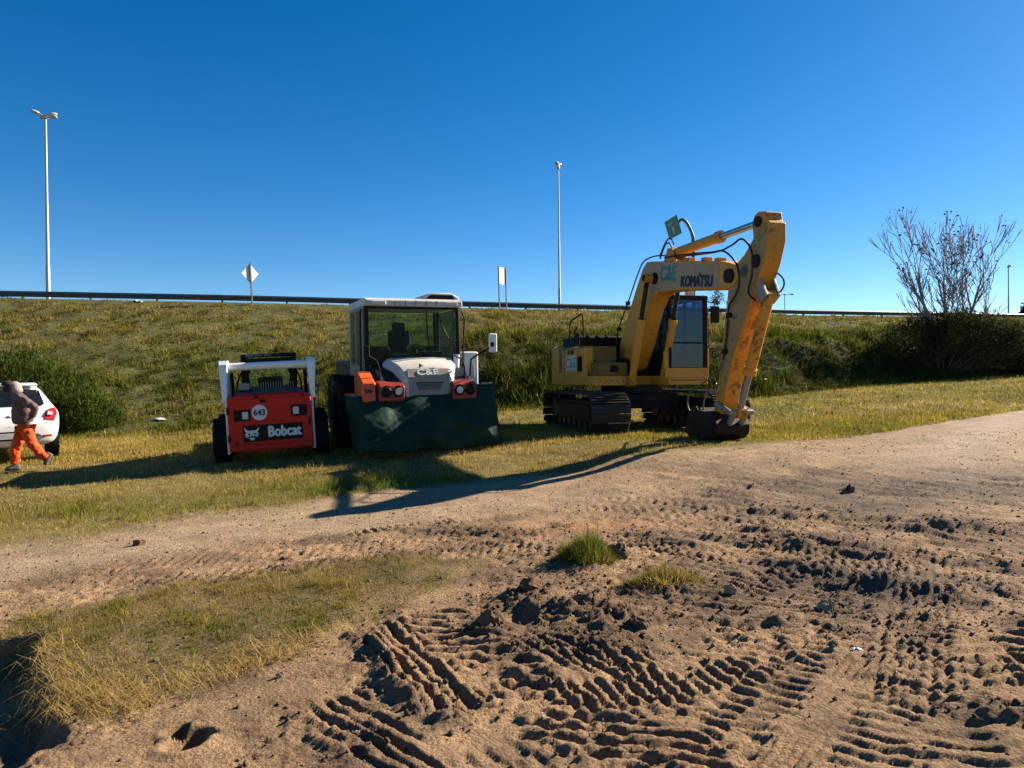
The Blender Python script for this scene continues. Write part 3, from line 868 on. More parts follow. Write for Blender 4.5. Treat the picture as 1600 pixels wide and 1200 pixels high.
g6 = blades(np.stack([x, y, height(x, y, False) - 0.02], 1), rng.uniform(0.3, 1.0, len(x)) * rs_ * 1.1, rng.uniform(0.02, 0.045, len(x)), rng.uniform(0.1, 0.9, len(x)),
            0.62 * tint(x, y, dr_, 0.1) * np.repeat(rng.uniform(0.5, 1.15, ok_.sum()), nb)[:, None], 1)
grass_obj('embankment_grass', [g4, g5, g6], 'rough dry and green grass covering the embankment')

# two tussocks standing in the bare dirt
def tussock(name, label, cx, cy, rx, ry, n, hmin, hmax, dryness):
    a = rng.uniform(0, 2 * np.pi, n); r = rng.random(n) ** 0.6 * (1 + 0.35 * fbm(np.cos(a) * 1.8 + cx, np.sin(a) * 1.8, 231, 2))
    kk = rng.integers(0, 5, n); ox = np.array([-.5, .1, .45, -.15, .2])[kk]; oy = np.array([.2, -.3, .3, .5, 0])[kk]; hs_ = np.array([.75, 1.0, .7, .85, 1.15])[kk]
    x = cx + rx * (0.62 * r * np.cos(a) + 0.6 * ox); y = cy + ry * (0.62 * r * np.sin(a) + 0.6 * oy)
    z = height(x, y)
    b = blades(np.stack([x, y, z - 0.01], 1), rng.uniform(hmin, hmax, n) * hs_ * (1.1 - 0.45 * np.clip(r, 0, 1.2)) * rng.uniform(0.6, 1.15, n), rng.uniform(0.003, 0.006, n),
               np.clip(0.15 + 0.7 * r + rng.normal(0, 0.32, n), 0, 1.45), tint(x, y, np.full(n, dryness)), 2, 0.4, az=a + rng.normal(0, 0.7, n))
    o = grass_obj(name, [b], label)
    del o['kind']
    o['category'] = 'grass clump'
    return o
tussock('grass_tussock', 'upright bright green grass tussock rising from the bare dirt', 0.60, 6.0, 0.30, 0.24, 2900, 0.12, 0.27, 0.20)
tussock('grass_tussock', 'low flattened grey-green grass clump beside a dirt clod in the ruts', 1.10, 5.25, 0.42, 0.22, 2600, 0.06, 0.15, 0.45)
# ------------------------------------------------------------------ excavator
Z_REF = 0.43
TH_T, TH_U = R(12), R(18)
EX = thing('excavator', 'weathered yellow crawler excavator with its boom folded and bucket on the grass', 'excavator', (PAD_A[0], PAD_A[1], PAD_Z), (0, 0, TH_T))
U = (0, 0, TH_U - TH_T)          # slew of everything above the turntable

def Q(lx, s, z):
    return (lx, -s, z - Z_REF)
def up_part(mb, name, mat, bevel=0.0, parent=EX, **kw):
    return mb.build(name, mat, parent, bevel, rot=U if parent is EX else None, **kw)

# crawler tracks
shoe = MB()
shoe.box((0, 0, 0), (0.86, 0.186, 0.022))
for gy in (-0.07, 0.0, 0.07):
    shoe.box((0, gy, 0.026), (0.86, 0.016, 0.034), taper=0.96)
shoe_me = shoe.mesh('track_shoe'); shoe_me.materials.append(M['steel'])
HALF, RAD = 1.62, 0.40
def track_loop(n):
    per = 4 * HALF + 2 * math.pi * RAD
    for i in range(n):
        d = per * (i + 0.3) / n
        if d < 2 * HALF: yield (-HALF + d, 2 * RAD, 0.0)
        elif d < 2 * HALF + math.pi * RAD:
            a = (d - 2 * HALF) / RAD
            yield (HALF + RAD * math.sin(a), RAD + RAD * math.cos(a), -a)
        elif d < 4 * HALF + math.pi * RAD: yield (HALF - (d - 2 * HALF - math.pi * RAD), 0.0, math.pi)
        else:
            a = (d - 4 * HALF - math.pi * RAD) / RAD
            yield (-HALF - RAD * math.sin(a), RAD - RAD * math.cos(a), math.pi + a)
for sx in (-1, 1):
    lx = 1.24 * sx + (.27 if sx > 0 else 0)
    tr = MB()
    tr.prism([(-1.75, .22), (-1.5, .14), (1.5, .14), (1.75, .22), (1.6, .62), (0.9, .70), (-0.9, .70), (-1.6, .62)], 'x', lx - 0.17, lx + 0.17)
    tr.box((lx + sx * 0.2, 0, 0.42), (0.08, 2.6, 0.34))
    tr.box((lx - sx * 0.55, 0.0, 0.62), (0.9, 0.7, 0.26))
    tf = tr.build('track_frame', M['darksteel'], EX, 0.02)
    for k, (yy, rr_) in enumerate([(HALF, .33), (-HALF, .33)]):
        MB().lathe((lx, yy, RAD + 0.045), [(-.22, .1), (-.22, rr_ * .8), (-.14, rr_ * .8), (-.1, rr_), (.1, rr_), (.14, rr_ * .8), (.22, rr_ * .8), (.22, .1)], 24).build('sprocket' if k == 0 else 'idler', M['steel'], EX, 0.0)
    for yy in np.linspace(-1.25, 1.25, 7):
        MB().lathe((lx, yy, 0.15), [(-.2, .05), (-.2, .11), (-.1, .09), (.1, .09), (.2, .11), (.2, .05)], 14).build('roller', M['steel'], tf)
    for (yy, zz, a) in track_loop(46):
        share('track_shoe', shoe_me, EX, (lx, yy, zz + 0.045), (-a, 0, 0))
cf = MB()
cf.box((0, 0, 0.66), (1.7, 1.5, 0.34)); cf.prism([(-.9, .5), (.9, .5), (.6, .86), (-.6, .86)], 'x', -.62, .62)
cf.build('car_body', M['darksteel'], EX, 0.03)
MB().lathe((0, 0, 0.85), [(0, .66), (.0, .72), (.16, .72), (.16, .6)], 40, 'z').build('turntable', M['black'], EX)

# upper structure
fr = MB()
fr.prism([(-1.30, -.72), (-.42, -.72), (-.42, -.35), (.34, -.35), (.34, -1.15), (1.36, -1.15), (1.38, 1.6), (1.1, 2.35), (-1.05, 2.35), (-1.30, 1.5)], 'z', 1.02, 1.24)
deck = up_part(fr, 'deck_frame', M['yellow'], 0.02)
cw = MB()
cw.prism([(-1.32, 1.45), (1.36, 1.45), (1.30, 1.95), (.95, 2.45), (.4, 2.62), (-.4, 2.62), (-.95, 2.45), (-1.28, 1.95)], 'z', 1.03, 2.0)
up_part(cw, 'counterweight', M['yellow'], 0.07)
hood = MB(); hood.box((0.02, 1.2, 2.02), (2.3, 1.1, 0.42), taper=.93)
up_part(hood, 'engine_hood', M['black'], 0.05)
ex_ = MB(); ex_.tube([(-.9, .72, 2.14), (-.1, .72, 2.16)], 0.085, 12)
for xx in (-.8, -.55, -.3): ex_.lathe((xx, .72, 2.15), [(-.02, .09), (-.02, .105), (.02, .105), (.02, .09)], 14)
up_part(ex_, 'exhaust_silencer', M['black'])
tank = MB(); tank.box((-0.92, 0.62, 1.57), (0.76, 1.66, 0.74))
tk = up_part(tank, 'side_cabinet', M['yellow'], 0.05)
pn = MB(); pn.box((-0.80, -0.215, 1.72), (0.60, 0.03, 0.42))
up_part(pn, 'fuel_tank_face', M['yellow_dark'], 0.015)  # thin face in the shaded yellow
tb = MB(); tb.box((-0.80, -0.44, 1.39), (0.72, 0.46, 0.32))
up_part(tb, 'tool_box', M['yellow_dark'], 0.03)
vt = MB()
for i in range(7): vt.box((-1.306, -0.02 + i * .035, 1.53), (0.012, 0.018, 0.34))
vt.box((-1.300, .09, 1.53), (0.012, .27, .36))
up_part(vt, 'side_grille', M['black'])
v2 = MB()
for i in range(4): v2.box((-.78 + 0, -0.676, 1.36 + i * .03), (0.17, 0.012, 0.016))
v2.box((-.78, -.672, 1.405), (.2, .008, .15))
up_part(v2, 'front_grille', M['black'])
dc = MB(); dc.box((-1.308, 1.28, 1.62), (0.012, 0.16, 0.56))
up_part(dc, 'decal_strip', M['galvdark'])
text_obj('lettering', 'C&E', 0.34, M['teal'], EX, (0, 0, 0), (0, 0, 0))
_t = bpy.data.objects['lettering']; _t.parent = tk; _t.rotation_euler = (R(90), 0, R(-90)); _t.location = (-1.306, .62, 1.55)
for (sy0, sz0, ly, lz) in ((.18, 1.57, .012, .70), (1.05, 1.57, .012, .70), (.62, 1.90, 1.6, .012)):
    MB().box((-1.3015, sy0, sz0), (.006, ly, lz)).build('panel_seam', M['black'], tk)
for (hx, hz) in ((-.55, 1.60), (-1.05, 1.60)):
    MB().box((hx, -.233, hz), (.06, .012, .03)).build('latch', M['black'], tk)
for i_ in range(6):
    MB().lathe((-1.15 + i_ * .14, -.724, 1.13), [(-.008, 0), (-.008, .016), (.008, .016), (.008, 0)], 8, 'y').build('bolt', M['darksteel'], deck)
MB().box((.86, -1.172, 1.13), (.96, .008, .012)).build('panel_seam', M['black'], deck)
bk = MB(); bk.box((-1.303, .62, 1.56), (.006, .62, .36))
bk.build('decal_panel', M['offwhite'], tk)
text_obj('lettering', 'PC200', 0.13, M['ink'], tk, (-1.309, .62, 1.82), (R(90), 0, R(-90)), bold=.003)
hr = MB()
hr.tube([Q(-1.22, -.02, 1.75), Q(-1.24, .02, 2.6), Q(-1.24, -.02, 3.08), Q(-1.24, -.12, 3.14), Q(-1.24, -.75, 3.02), Q(-1.24, -.82, 2.9), Q(-1.24, -.82, 2.42)], 0.022, 8)
hr.tube([Q(-1.24, -.5, 2.42), Q(-1.24, -.5, 2.75), Q(-1.24, -.35, 2.85)], 0.022, 8)
hr.tube([Q(-1.24, .05, 2.5), Q(-1.2, .24, 1.5)], 0.022, 8)
up_part(hr, 'handrail', M['black'])
mr_ = MB(); mr_.box(Q(-1.24, -.36, 2.55), (.06, .2, .3))
up_part(mr_, 'mirror', M['black'], .02)

# cab
cab = MB()
x0, x1, yF, yB, zb, zt = .36, 1.36, -1.14, .55, 1.24, 3.02
cab.box(((x0 + x1) / 2, (yF + yB) / 2, zb + .03), (x1 - x0, yB - yF, .06))
pw = .075
for (px_, py_, w_) in ((x0 + pw / 2, yF + .05, pw), (x1 - pw / 2, yF + .05, .11), (x0 + pw / 2, yB - .05, pw), (x1 - pw / 2, yB - .05, pw), (x1 - pw / 2, -.25, pw)):
    cab.box((px_, py_, (zb + zt) / 2), (w_, .09, zt - zb))
cab.box(((x0 + x1) / 2, (yF + yB) / 2, zt), (x1 - x0 + .03, yB - yF + .03, .09))
cab.box((x1 - .02, (yF + yB) / 2, zb + .3), (.035, yB - yF - .05, .6))
cab.box((x0 + .02, (yF + yB) / 2, zb + .3), (.035, yB - yF - .05, .6))
cab.box(((x0 + x1) / 2, yB - .03, zb + .45), (x1 - x0 - .06, .035, .9))
cb = up_part(cab, 'cab_frame', M['black'], 0.02)
ct = MB()
ct.box(((x0 + x1) / 2 - .05, yF - .006, zb + .06), (x1 - x0 + .12, .05, .22))
ct.box((x1 + .004, yF + .03, zb + .35), (.03, .12, .5))
ct.box(((x0) - .005, yF + .05, zb + .30), (.22, .05, .5))
ct.box((x1 + .005, -.1, zb + .28), (.02, 1.3, .5))
up_part(ct, 'cab_skirt', M['yellow'], .012)
def pane(name, x0_, x1_, z0_, z1_, y0_, y1_, mat, parent, th=.008):
    g = MB()
    g.box(((x0_ + x1_) / 2, (y0_ + y1_) / 2, (z0_ + z1_) / 2), (max(x1_ - x0_, th), max(y1_ - y0_, th), z1_ - z0_))
    return g.build(name, mat, parent)
pane('window_pane', x0 + .08, x1 - .11, 2.0, zt - .06, yF + .02, yF + .02, M['glass_blue'], cb)
pane('window_pane', x0 + .08, x1 - .11, 1.42, 1.96, yF + .02, yF + .02, M['glass_blue'], cb)
MB().box(((x0 + x1) / 2 - .01, yF + .018, 1.98), (x1 - x0 - .1, .03, .035)).build('window_bar', M['black'], cb)
MB().box(((x0 + x1) / 2 - .01, yF + .02, 1.36), (x1 - x0 - .1, .03, .13)).build('window_sill', M['black'], cb)
pane('window_pane', x0 + .01, x0 + .01, 1.85, zt - .06, yF + .1, yB - .1, M['glass_blue'], cb)
pane('window_pane', x1 - .01, x1 - .01, 1.85, zt - .06, yF + .1, -.3, M['glass_blue'], cb)
pane('window_pane', x1 - .01, x1 - .01, 1.85, zt - .06, -.2, yB - .1, M['glass_blue'], cb)
pane('window_pane', x0 + .08, x1 - .08, 2.15, zt - .06, yB - .03, yB - .03, M['glass_blue'], cb)
sb = MB()
sb.box((.84, -.05, 1.62), (.5, .5, .14)); sb.box((.84, .2, 1.98), (.48, .12, .66), rot=(R(-8), 0, 0)); sb.box((.84, .24, 2.42), (.28, .1, .2))
sb.box((.84, -.02, 1.42), (.4, .4, .3))
sb.build('seat', M['interior'], cb, .04)
lv = MB()
for xx in (.55, 1.12): lv.tube([(xx, -.35, 1.5), (xx, -.38, 1.85), (xx + .02, -.42, 2.0)], [.05, .02, .035], 8)
lv.box((1.12, -.1, 1.65), (.16, .6, .28)); lv.box((.55, -.1, 1.65), (.16, .6, .28)); lv.tube([(.75, -.75, 1.3), (.75, -.8, 1.7)], .02, 6); lv.tube([(.92, -.75, 1.3), (.92, -.8, 1.7)], .02, 6)
lv.build('control_levers', M['interior'], cb, .01)
st = MB(); st.box((x0 + .16, yF + .035, 2.46), (.13, .004, .07)); st.build('sticker', M['chalk'], cb)
sh = MB(); sh.box((1.07, .36, 2.3), (.38, .02, .95)); sh.build('sun_shade', M['offwhite'], cb)
for xx in (.5, .98):
    lamp = MB(); lamp.box((xx, yF + .14, zt + .10), (.19, .10, .12)); lamp.box((xx, yF + .16, zt + .04), (.05, .05, .06))
    lo = up_part(lamp, 'work_lamp', M['yellow'], .012)
    MB().box((xx, yF + .088, zt + .10), (.15, .01, .085)).build('lens', M['lens_clear'], lo)
mi = MB(); mi.tube([Q(1.3, 1.1, 3.38), Q(1.5, 1.2, 3.32), Q(1.52, 1.2, 3.2)], .016, 6)
mi.box(Q(1.52, 1.2, 3.06), (.2, .07, .38)); mi.tube([Q(1.40, 1.1, 3.2), Q(1.43, 1.1, 2.2)], .012, 6)
up_part(mi, 'cab_mirror', M['black'], .03)

# boom (side profile in slew-forward distance and height)
BW = .21
boom_poly = [(-.20, 1.80), (.20, 1.74), (.45, 1.9), (.78, 2.35), (1.02, 2.80), (1.22, 3.16), (1.42, 3.37), (1.70, 3.46), (2.3, 3.43), (3.4, 3.31), (4.05, 3.24), (4.30, 3.25), (4.44, 3.36),
             (4.47, 3.52), (4.38, 3.65), (4.20, 3.71), (3.95, 3.78), (2.8, 3.97), (1.45, 4.17), (1.18, 4.20), (.98, 4.08), (.70, 3.72), (.2, 3.02), (-.28, 2.30), (-.34, 2.02)]
bm_ = MB(); bm_.prism([(-s, z - Z_REF) for s, z in boom_poly], 'x', -BW, BW)
boom = up_part(bm_, 'boom', M['yellow'], 0.025)
bp = MB(); bp.prism([(-s, z - Z_REF) for s, z in [(1.05, 4.10), (1.17, 4.17), (1.44, 4.135), (3.92, 3.745), (3.92, 3.30), (2.3, 3.47), (1.72, 3.50), (1.35, 3.50)]], 'x', -BW - .006, -BW + .01)
bp.build('faded_shaded_plate', paint('faded_shaded_boom_paint', (0.44, 0.30, 0.16), .5, .6, (0.44, .36, .27), .12, (.16, .07, .02)), boom)  # thin plate; fading and the side's bluish shade both put into its beige
def side_text(name, body, size, mat, s, z, sx, bold, par=boom, x=-BW - .012, roll=0):
    return text_obj(name, body, size, mat, par, Q(x, s, z), Euler((R(90), R(roll), R(-90))), sx, bold, .003)
side_text('lettering', 'KOMATSU', .30, M['ink'], 3.16, 3.50, .80, .015, roll=7)
acc = MB(); acc.box(Q(-BW - .010, 3.30, 3.625), (.006, .05, .07)); acc.build('lettering_accent', M['ink'], boom)
side_text('lettering', 'C&E', .44, M['teal'], 2.10, 3.80, .80, .012, roll=7)
for (s_, z_) in ((1.83, 3.99), (1.83, 3.69), (2.34, 3.92), (2.34, 3.62)):
    MB().box(Q(-BW - .012, s_, z_), (.006, .10, .022)).build('lettering_serif', M['teal'], boom)
pins = MB()
for sd_ in (-1, 1):
    pins.lathe(Q(sd_ * (BW + .02), 4.25, 3.46), [(-.04, .02), (-.04, .13), (.04, .13), (.04, .02)], 18)
    pins.lathe(Q(sd_ * (BW + .01), 1.55, 3.78), [(-.03, .02), (-.03, .13), (.03, .13), (.03, .02)], 18)
pins.tube([Q(-.5, 1.55, 3.78), Q(.5, 1.55, 3.78)], .07, 14)
pins.each('pin', M['darksteel'], boom)

def cyl_part(p0, p1, split, rb, rr_, name, parent, barrel_mat=M['yellow'], rod_mat=M['chrome']):
    p0, p1 = Vector(p0), Vector(p1)
    d = p1 - p0
    m = p0 + d * split
    b = MB().tube([p0, p0 + d * .04, m - d.normalized() * .12, m - d.normalized() * .12, m, m], [rb * .8, rb, rb, rb * 1.22, rb * 1.22, rb * .7], 18)
    o = up_part(b, name, barrel_mat, parent=parent)
    MB().tube([m, p1], rr_, 14).build('cylinder_rod', rod_mat, o)
    e = MB()
    for p in (p0, p1):
        e.tube([p + Vector((-.09, 0, 0)), p + Vector((.09, 0, 0))], rb * 1.15, 14)
    e.each('cylinder_eye', M['yellow_worn'], o)
    return o
for sd_ in (-1, 1):
    cyl_part(Q(.40 * sd_, .78, 1.52), Q(.40 * sd_, 1.55, 3.78), .62, .085, .05, 'boom_cylinder', EX, M['yellow'], M['darksteel'])
cyl_part(Q(0, 2.05, 4.26), Q(0, 4.98, 4.32), .56, .10, .062, 'arm_cylinder', EX)
br = MB(); br.prism([(-s, z - Z_REF) for s, z in [(1.8, 4.08), (2.3, 4.02), (2.15, 4.34), (1.98, 4.36)]], 'x', -.16, -.11)
br.prism([(-s, z - Z_REF) for s, z in [(1.8, 4.08), (2.3, 4.02), (2.15, 4.34), (1.98, 4.36)]], 'x', .11, .16)
for s_, z_ in ((2.75, 4.0), (3.35, 3.91), (3.8, 3.83)): br.box(Q(-.1, s_, z_), (.18, .14, .07))
br.each('cylinder_bracket', M['yellow_worn'], boom, .01)

# arm with bucket linkage
AW = .17
arm_poly = [(4.84, 4.30), (4.86, 4.02), (4.62, 3.80), (4.38, 3.66), (4.10, 3.52), (4.12, 3.20), (3.97, 2.4), (3.82, 1.65), (3.64, .95), (3.56, .80), (3.60, .68), (3.74, .66), (3.86, .78), (4.02, 1.35),
            (4.30, 2.05), (4.62, 2.60), (4.90, 3.08), (5.16, 3.55), (5.30, 3.92), (5.30, 4.22), (5.22, 4.28), (5.20, 4.42), (5.02, 4.46), (4.90, 4.42)]
am = MB(); am.prism([(-s, z - Z_REF) for s, z in arm_poly], 'x', -AW, AW)
arm = up_part(am, 'arm', M['yellow_worn'], 0.022)
ap = MB(); ap.prism([(-s, z - Z_REF) for s, z in [(4.90, 4.2), (4.92, 4.0), (4.66, 3.74), (4.42, 3.6), (4.22, 3.3), (4.02, 2.4), (3.88, 1.65), (3.80, 1.35), (3.95, 1.35), (4.26, 2.05), (4.86, 3.08), (5.12, 3.58), (5.25, 3.92), (5.2, 4.2)]], 'x', -AW - .005, -AW + .01)
ap.build('faded_shaded_plate', paint('faded_shaded_arm_paint', (0.40, 0.24, 0.075), .5, .5, (0.40, .29, .16), .25, (.05, .03, .015), wear_scale=3), arm)  # arm side likewise: fading plus painted-in shade, duller than the front
ar = MB()
for sd_ in (-1, 1):
    ar.lathe(Q(sd_ * (AW + .01), 5.02, 4.28), [(-.03, .02), (-.03, .09), (.03, .09), (.03, .02)], 16)
    ar.lathe(Q(sd_ * (AW + .01), 4.95, 3.62), [(-.01, .02), (-.01, .12), (.01, .12), (.01, .02)], 20)
ar.each('pin', M['darksteel'], arm)
em = MB(); em.lathe(Q(-AW - .014, 4.62, 3.50), [(-.004, .0), (-.004, .105), (.004, .105), (.004, .0)], 20); em.build('round_emblem', M['galvdark'], arm)
dcl = MB(); dcl.box(Q(-AW - .008, 4.16, 2.85), (.006, .10, .34), rot=(R(-8), 0, 0)); dcl.build('arm_decal', M['offwhite'], arm)
cyl_part(Q(0, 5.05, 3.0), Q(0, 4.22, .98), .66, .10, .058, 'bucket_cylinder', EX, M['yellow_worn'], M['linkgrey'])
bl = MB()
for sd_ in (-1, 1):
    bl.prism([(-s, z - Z_REF) for s, z in [(4.86, 3.14), (5.02, 3.34), (5.18, 3.02), (5.0, 2.88)]], 'x', sd_ * .13 - .025, sd_ * .13 + .025)
    bl.tube([Q(sd_ * .22, 3.84, 1.12), Q(sd_ * .22, 4.24, .98)], .05, 10)
    bl.tube([Q(sd_ * .13, 4.24, .98), Q(sd_ * .13, 4.02, .68)], .055, 10)
bl.tube([Q(-.26, 4.24, .98), Q(.26, 4.24, .98)], .05, 12); bl.tube([Q(-.26, 3.84, 1.12), Q(.26, 3.84, 1.12)], .045, 12)
bl.each('bucket_link', M['linkgrey'], arm, .008)

bucket_out = [(3.48, 1.00), (3.78, .98), (4.00, .90), (4.12, .74), (4.10, .58), (3.95, .47), (3.65, .42), (3.30, .43), (3.02, .54)]
bucket_in = [(3.04, .58), (3.32, .47), (3.65, .46), (3.92, .51), (4.04, .61), (4.06, .74), (3.95, .85), (3.76, .93), (3.48, .95)]
bu = MB()
bu.prism([(-s, z - Z_REF) for s, z in bucket_out + bucket_in], 'x', -.40, .28)
side_poly = [(-s, z - Z_REF) for s, z in bucket_out + [(3.08, .80), (3.25, 1.04), (3.42, 1.08)]]
for sd_ in (-1, 1): bu.prism(side_poly, 'x', sd_ * .34 - .06 - .015, sd_ * .34 - .06 + .015)
for sd_ in (-1, 1): bu.prism([(-s, z - Z_REF) for s, z in [(3.45, .9), (3.55, 1.0), (3.72, .95), (4.0, .85), (4.1, .72), (3.6, .72)]], 'x', sd_ * .2 - .025, sd_ * .2 + .025)
buk = up_part(bu, 'bucket', M['darksteel'], .012)
for xx in np.linspace(-.34, .22, 5):
    t_ = MB(); t_.prism([(-3.10, .10), (-3.08, .19), (-2.82, .20), (-2.82, .18)], 'x', xx - .05, xx + .05)
    t_.build('tooth', M['steel'], buk, .008)
qc = MB(); qc.prism([(-s, z - Z_REF) for s, z in [(3.05, .66), (3.1, .9), (3.35, 1.05), (3.5, .85), (3.35, .66)]], 'x', -.3, .16)
up_part(qc, 'bucket_coupler', M['darksteel'], .03)

# hoses
hs = [
    [Q(-.24, -.32, 2.1), Q(-.24, -.2, 2.75), Q(-.24, .3, 3.35), Q(-.22, .75, 3.95), Q(-.18, 1.0, 4.24), Q(-.1, 1.4, 4.30), Q(-.08, 1.9, 4.22)],
    [Q(-.13, 1.6, 4.25), Q(-.13, 1.85, 4.5), Q(-.10, 2.0, 4.58), Q(-.08, 2.12, 4.42)],
    [Q(-.06, 1.5, 4.22), Q(-.05, 1.7, 4.48), Q(-.03, 1.85, 4.50), Q(-.03, 2.0, 4.3)],
    [Q(-.18, 1.9, 4.18), Q(-.18, 2.8, 4.10), Q(-.18, 3.6, 4.00), Q(-.22, 4.1, 3.93), Q(-.28, 4.55, 3.62), Q(-.27, 4.6, 3.25), Q(-.24, 4.38, 3.02), Q(-.22, 4.22, 2.9), Q(-.21, 4.14, 2.4), Q(-.21, 4.02, 1.95)],
    [Q(-.12, 1.9, 4.18), Q(-.12, 3.6, 4.0), Q(-.15, 4.2, 4.02), Q(-.22, 4.62, 4.06), Q(-.27, 4.95, 3.8), Q(-.26, 4.95, 3.4), Q(-.24, 4.82, 3.1), Q(-.2, 4.95, 2.95)],
    [Q(-.21, 4.02, 1.95), Q(-.23, 3.88, 1.72), Q(-.32, 3.5, 1.50), Q(-.38, 3.2, 1.35), Q(-.40, 3.1, 1.12), Q(-.38, 3.2, .9), Q(-.36, 3.3, .82)],
    [Q(-.20, 3.80, 1.5), Q(-.27, 3.6, 1.35), Q(-.30, 3.5, 1.1), Q(-.28, 3.52, .9)],
    [Q(.15, 5.06, 3.42), Q(.20, 5.16, 3.32), Q(.21, 5.18, 3.18), Q(.16, 5.10, 3.04), Q(.1, 5.04, 2.98)],
]
def smooth_path(pts, n=5):
    P = [Vector(p) for p in pts]; out = []
    for i in range(len(P) - 1):
        p0, p1, p2, p3 = P[max(i - 1, 0)], P[i], P[i + 1], P[min(i + 2, len(P) - 1)]
        for k in range(n):
            t = k / n
            out.append(0.5 * ((2 * p1) + (p2 - p0) * t + (2 * p0 - 5 * p1 + 4 * p2 - p3) * t * t + (3 * p1 - p0 - 3 * p2 + p3) * t ** 3))
    out.append(P[-1])
    return out
for i, h_ in enumerate(hs):
    up_part(MB().tube(smooth_path(h_), .019 if i in (3, 4) else .016, 8), 'hydraulic_hose', M['hose'] if i not in (5, 6) else M['galvdark'])
cl = MB()
for q_ in (Q(-.23, -.18, 2.8), Q(-.23, .3, 3.37), Q(-.20, 4.2, 2.75), Q(-.2, 4.06, 2.1)): cl.box(q_, (.07, .12, .09))
cl.each('hose_clamp', M['black'], EX, .01, rot=U)
# hydraulic valves and swing motor between the cylinders
vl = MB(); vl.box((.0, -.05, 1.45), (.55, .5, .4)); vl.box((0, .45, 1.6), (.8, .5, .75)); vl.tube([(-.2, -.3, 1.3), (-.2, -.36, 1.6), (-.05, -.3, 1.75), (.1, -.2, 1.6)], .025, 8); vl.tube([(.2, -.3, 1.3), (.22, -.36, 1.65), (.3, -.3, 1.7)], .025, 8)
up_part(vl, 'valve_block', M['black'], .02)
# ------------------------------------------------------------------ wheels
def tyre_meshes(r, w, rim_r, nlug, key):
    t = MB()
    t.lathe((0, 0, 0), [(-w * .42, rim_r), (-w * .5, rim_r + .03), (-w * .5, r * .88), (-w * .40, r * .955), (w * .40, r * .955), (w * .5, r * .88), (w * .5, rim_r + .03), (w * .42, rim_r)], 36)
    for k in range(nlug):
        for sd_ in (-1, 1):
            a = 2 * math.pi * (k + (0.5 if sd_ > 0 else 0)) / nlug
            m = Matrix.Rotation(a, 3, 'X') @ Matrix.Rotation(sd_ * 0.55, 3, 'Z')
            c = Matrix.Rotation(a, 3, 'X') @ Vector((sd_ * w * .25, 0, r * .965))
            t.box(c, (w * .52, r * .11, r * .085), rot=m)
    tm = t.mesh(key + '_tyre'); tm.materials.append(M['rubber'])
    q = MB()
    q.lathe((0, 0, 0), [(-w * .40, rim_r * .99), (-w * .30, rim_r * .9), (-w * .12, rim_r * .85), (-w * .10, .02), (w * .10, .02), (w * .12, rim_r * .85), (w * .3, rim_r * .9), (w * .40, rim_r * .99)], 28)
    rm = q.mesh(key + '_rim')
    return tm, rm

def wheel(parent, tm, rm, loc):
    t = share('tyre', tm, parent, loc)
    share('rim', rm, t)
    return t

# ------------------------------------------------------------------ skid-steer loader (its red rear door faces the track)
BX, BY = -4.38, 12.98
BOB = thing('skid_steer_loader', 'small white and red skid-steer loader with numbered red rear door', 'loader', (BX, BY, gz(BX, BY + .6, False) - .03), (R(1.5), R(-2.6), R(17)))
BOB.scale = (.93, .96, .965)
dr = MB()
dr.prism([(-.785, .24), (.785, .24), (.785, 1.14), (.765, 1.22), (.72, 1.275), (.64, 1.30), (-.64, 1.30), (-.72, 1.275), (-.765, 1.22), (-.785, 1.14)], 'y', -.07, .05)
door = dr.build('rear_door', M['red'], BOB, .035, seg=3)
tp = MB(); tp.prism([(.0, 1.285), (.10, 1.315), (.10, 1.28), (.05, 1.25)], 'x', -.66, .66); tp.build('door_top_lip', M['red'], door, .015)
for (lx, lz, ox) in ((-.52, .92, .06), (.54, .96, -.06)):
    lt = MB(); lt.box((lx, -.075, lz), (.30, .04, .21)); l_ = lt.build('tail_lamp', M['black'], door, .015)
    MB().box((lx + ox, -.098, lz), (.11, .012, .14)).build('lens', M['lens_clear'], l_, .006)
ds = MB().lathe((-.20, -.075, .96), [(-.004, .0), (-.004, .145), (.004, .145), (.004, 0)], 32, 'y').build('number_disc', M['chalk'], door)
text_obj('number', '643', .155, M['ink'], ds, (-.20, -.082, .955), (R(90), 0, 0), .95, .006, .002)
lp = MB().box((.035, -.074, .575), (1.11, .012, .31)).build('name_plate', M['black'], door, .004)
text_obj('lettering', 'Bobcat', .275, M['chalk'], lp, (.245, -.083, .585), (R(90), 0, 0), .80, .013, .002)
def flat_poly(pts, y, th=.004):
    m = MB(); m.prism(pts, 'y', y - th, y); return m
def emb_pt(u, v):      # emblem drawing units -> door x, z
    return (-.36 + (u - 462) * .00205, .575 - (v - 828) * .00205)
hd = [(398, 768), (416, 792), (440, 802), (466, 797), (492, 801), (512, 789), (529, 767), (524, 797), (512, 815), (527, 838), (510, 846), (522, 858), (500, 858), (488, 870), (478, 888), (448, 888), (437, 870), (424, 860), (400, 862), (414, 848), (395, 842), (412, 816), (400, 797)]
em_ = flat_poly([emb_pt(*p) for p in hd], -.081).build('cat_emblem', M['chalk'], lp)
for pts in ([(424, 822), (452, 830), (450, 838), (432, 836)], [(504, 820), (474, 830), (476, 838), (494, 835)], [(452, 850), (474, 850), (468, 868), (458, 868)], [(440, 842), (450, 862), (446, 874), (430, 858)], [(486, 842), (476, 862), (480, 874), (496, 858)]):
    flat_poly([emb_pt(*p) for p in pts], -.0862, .003).build('emblem_mark', M['black'], em_)
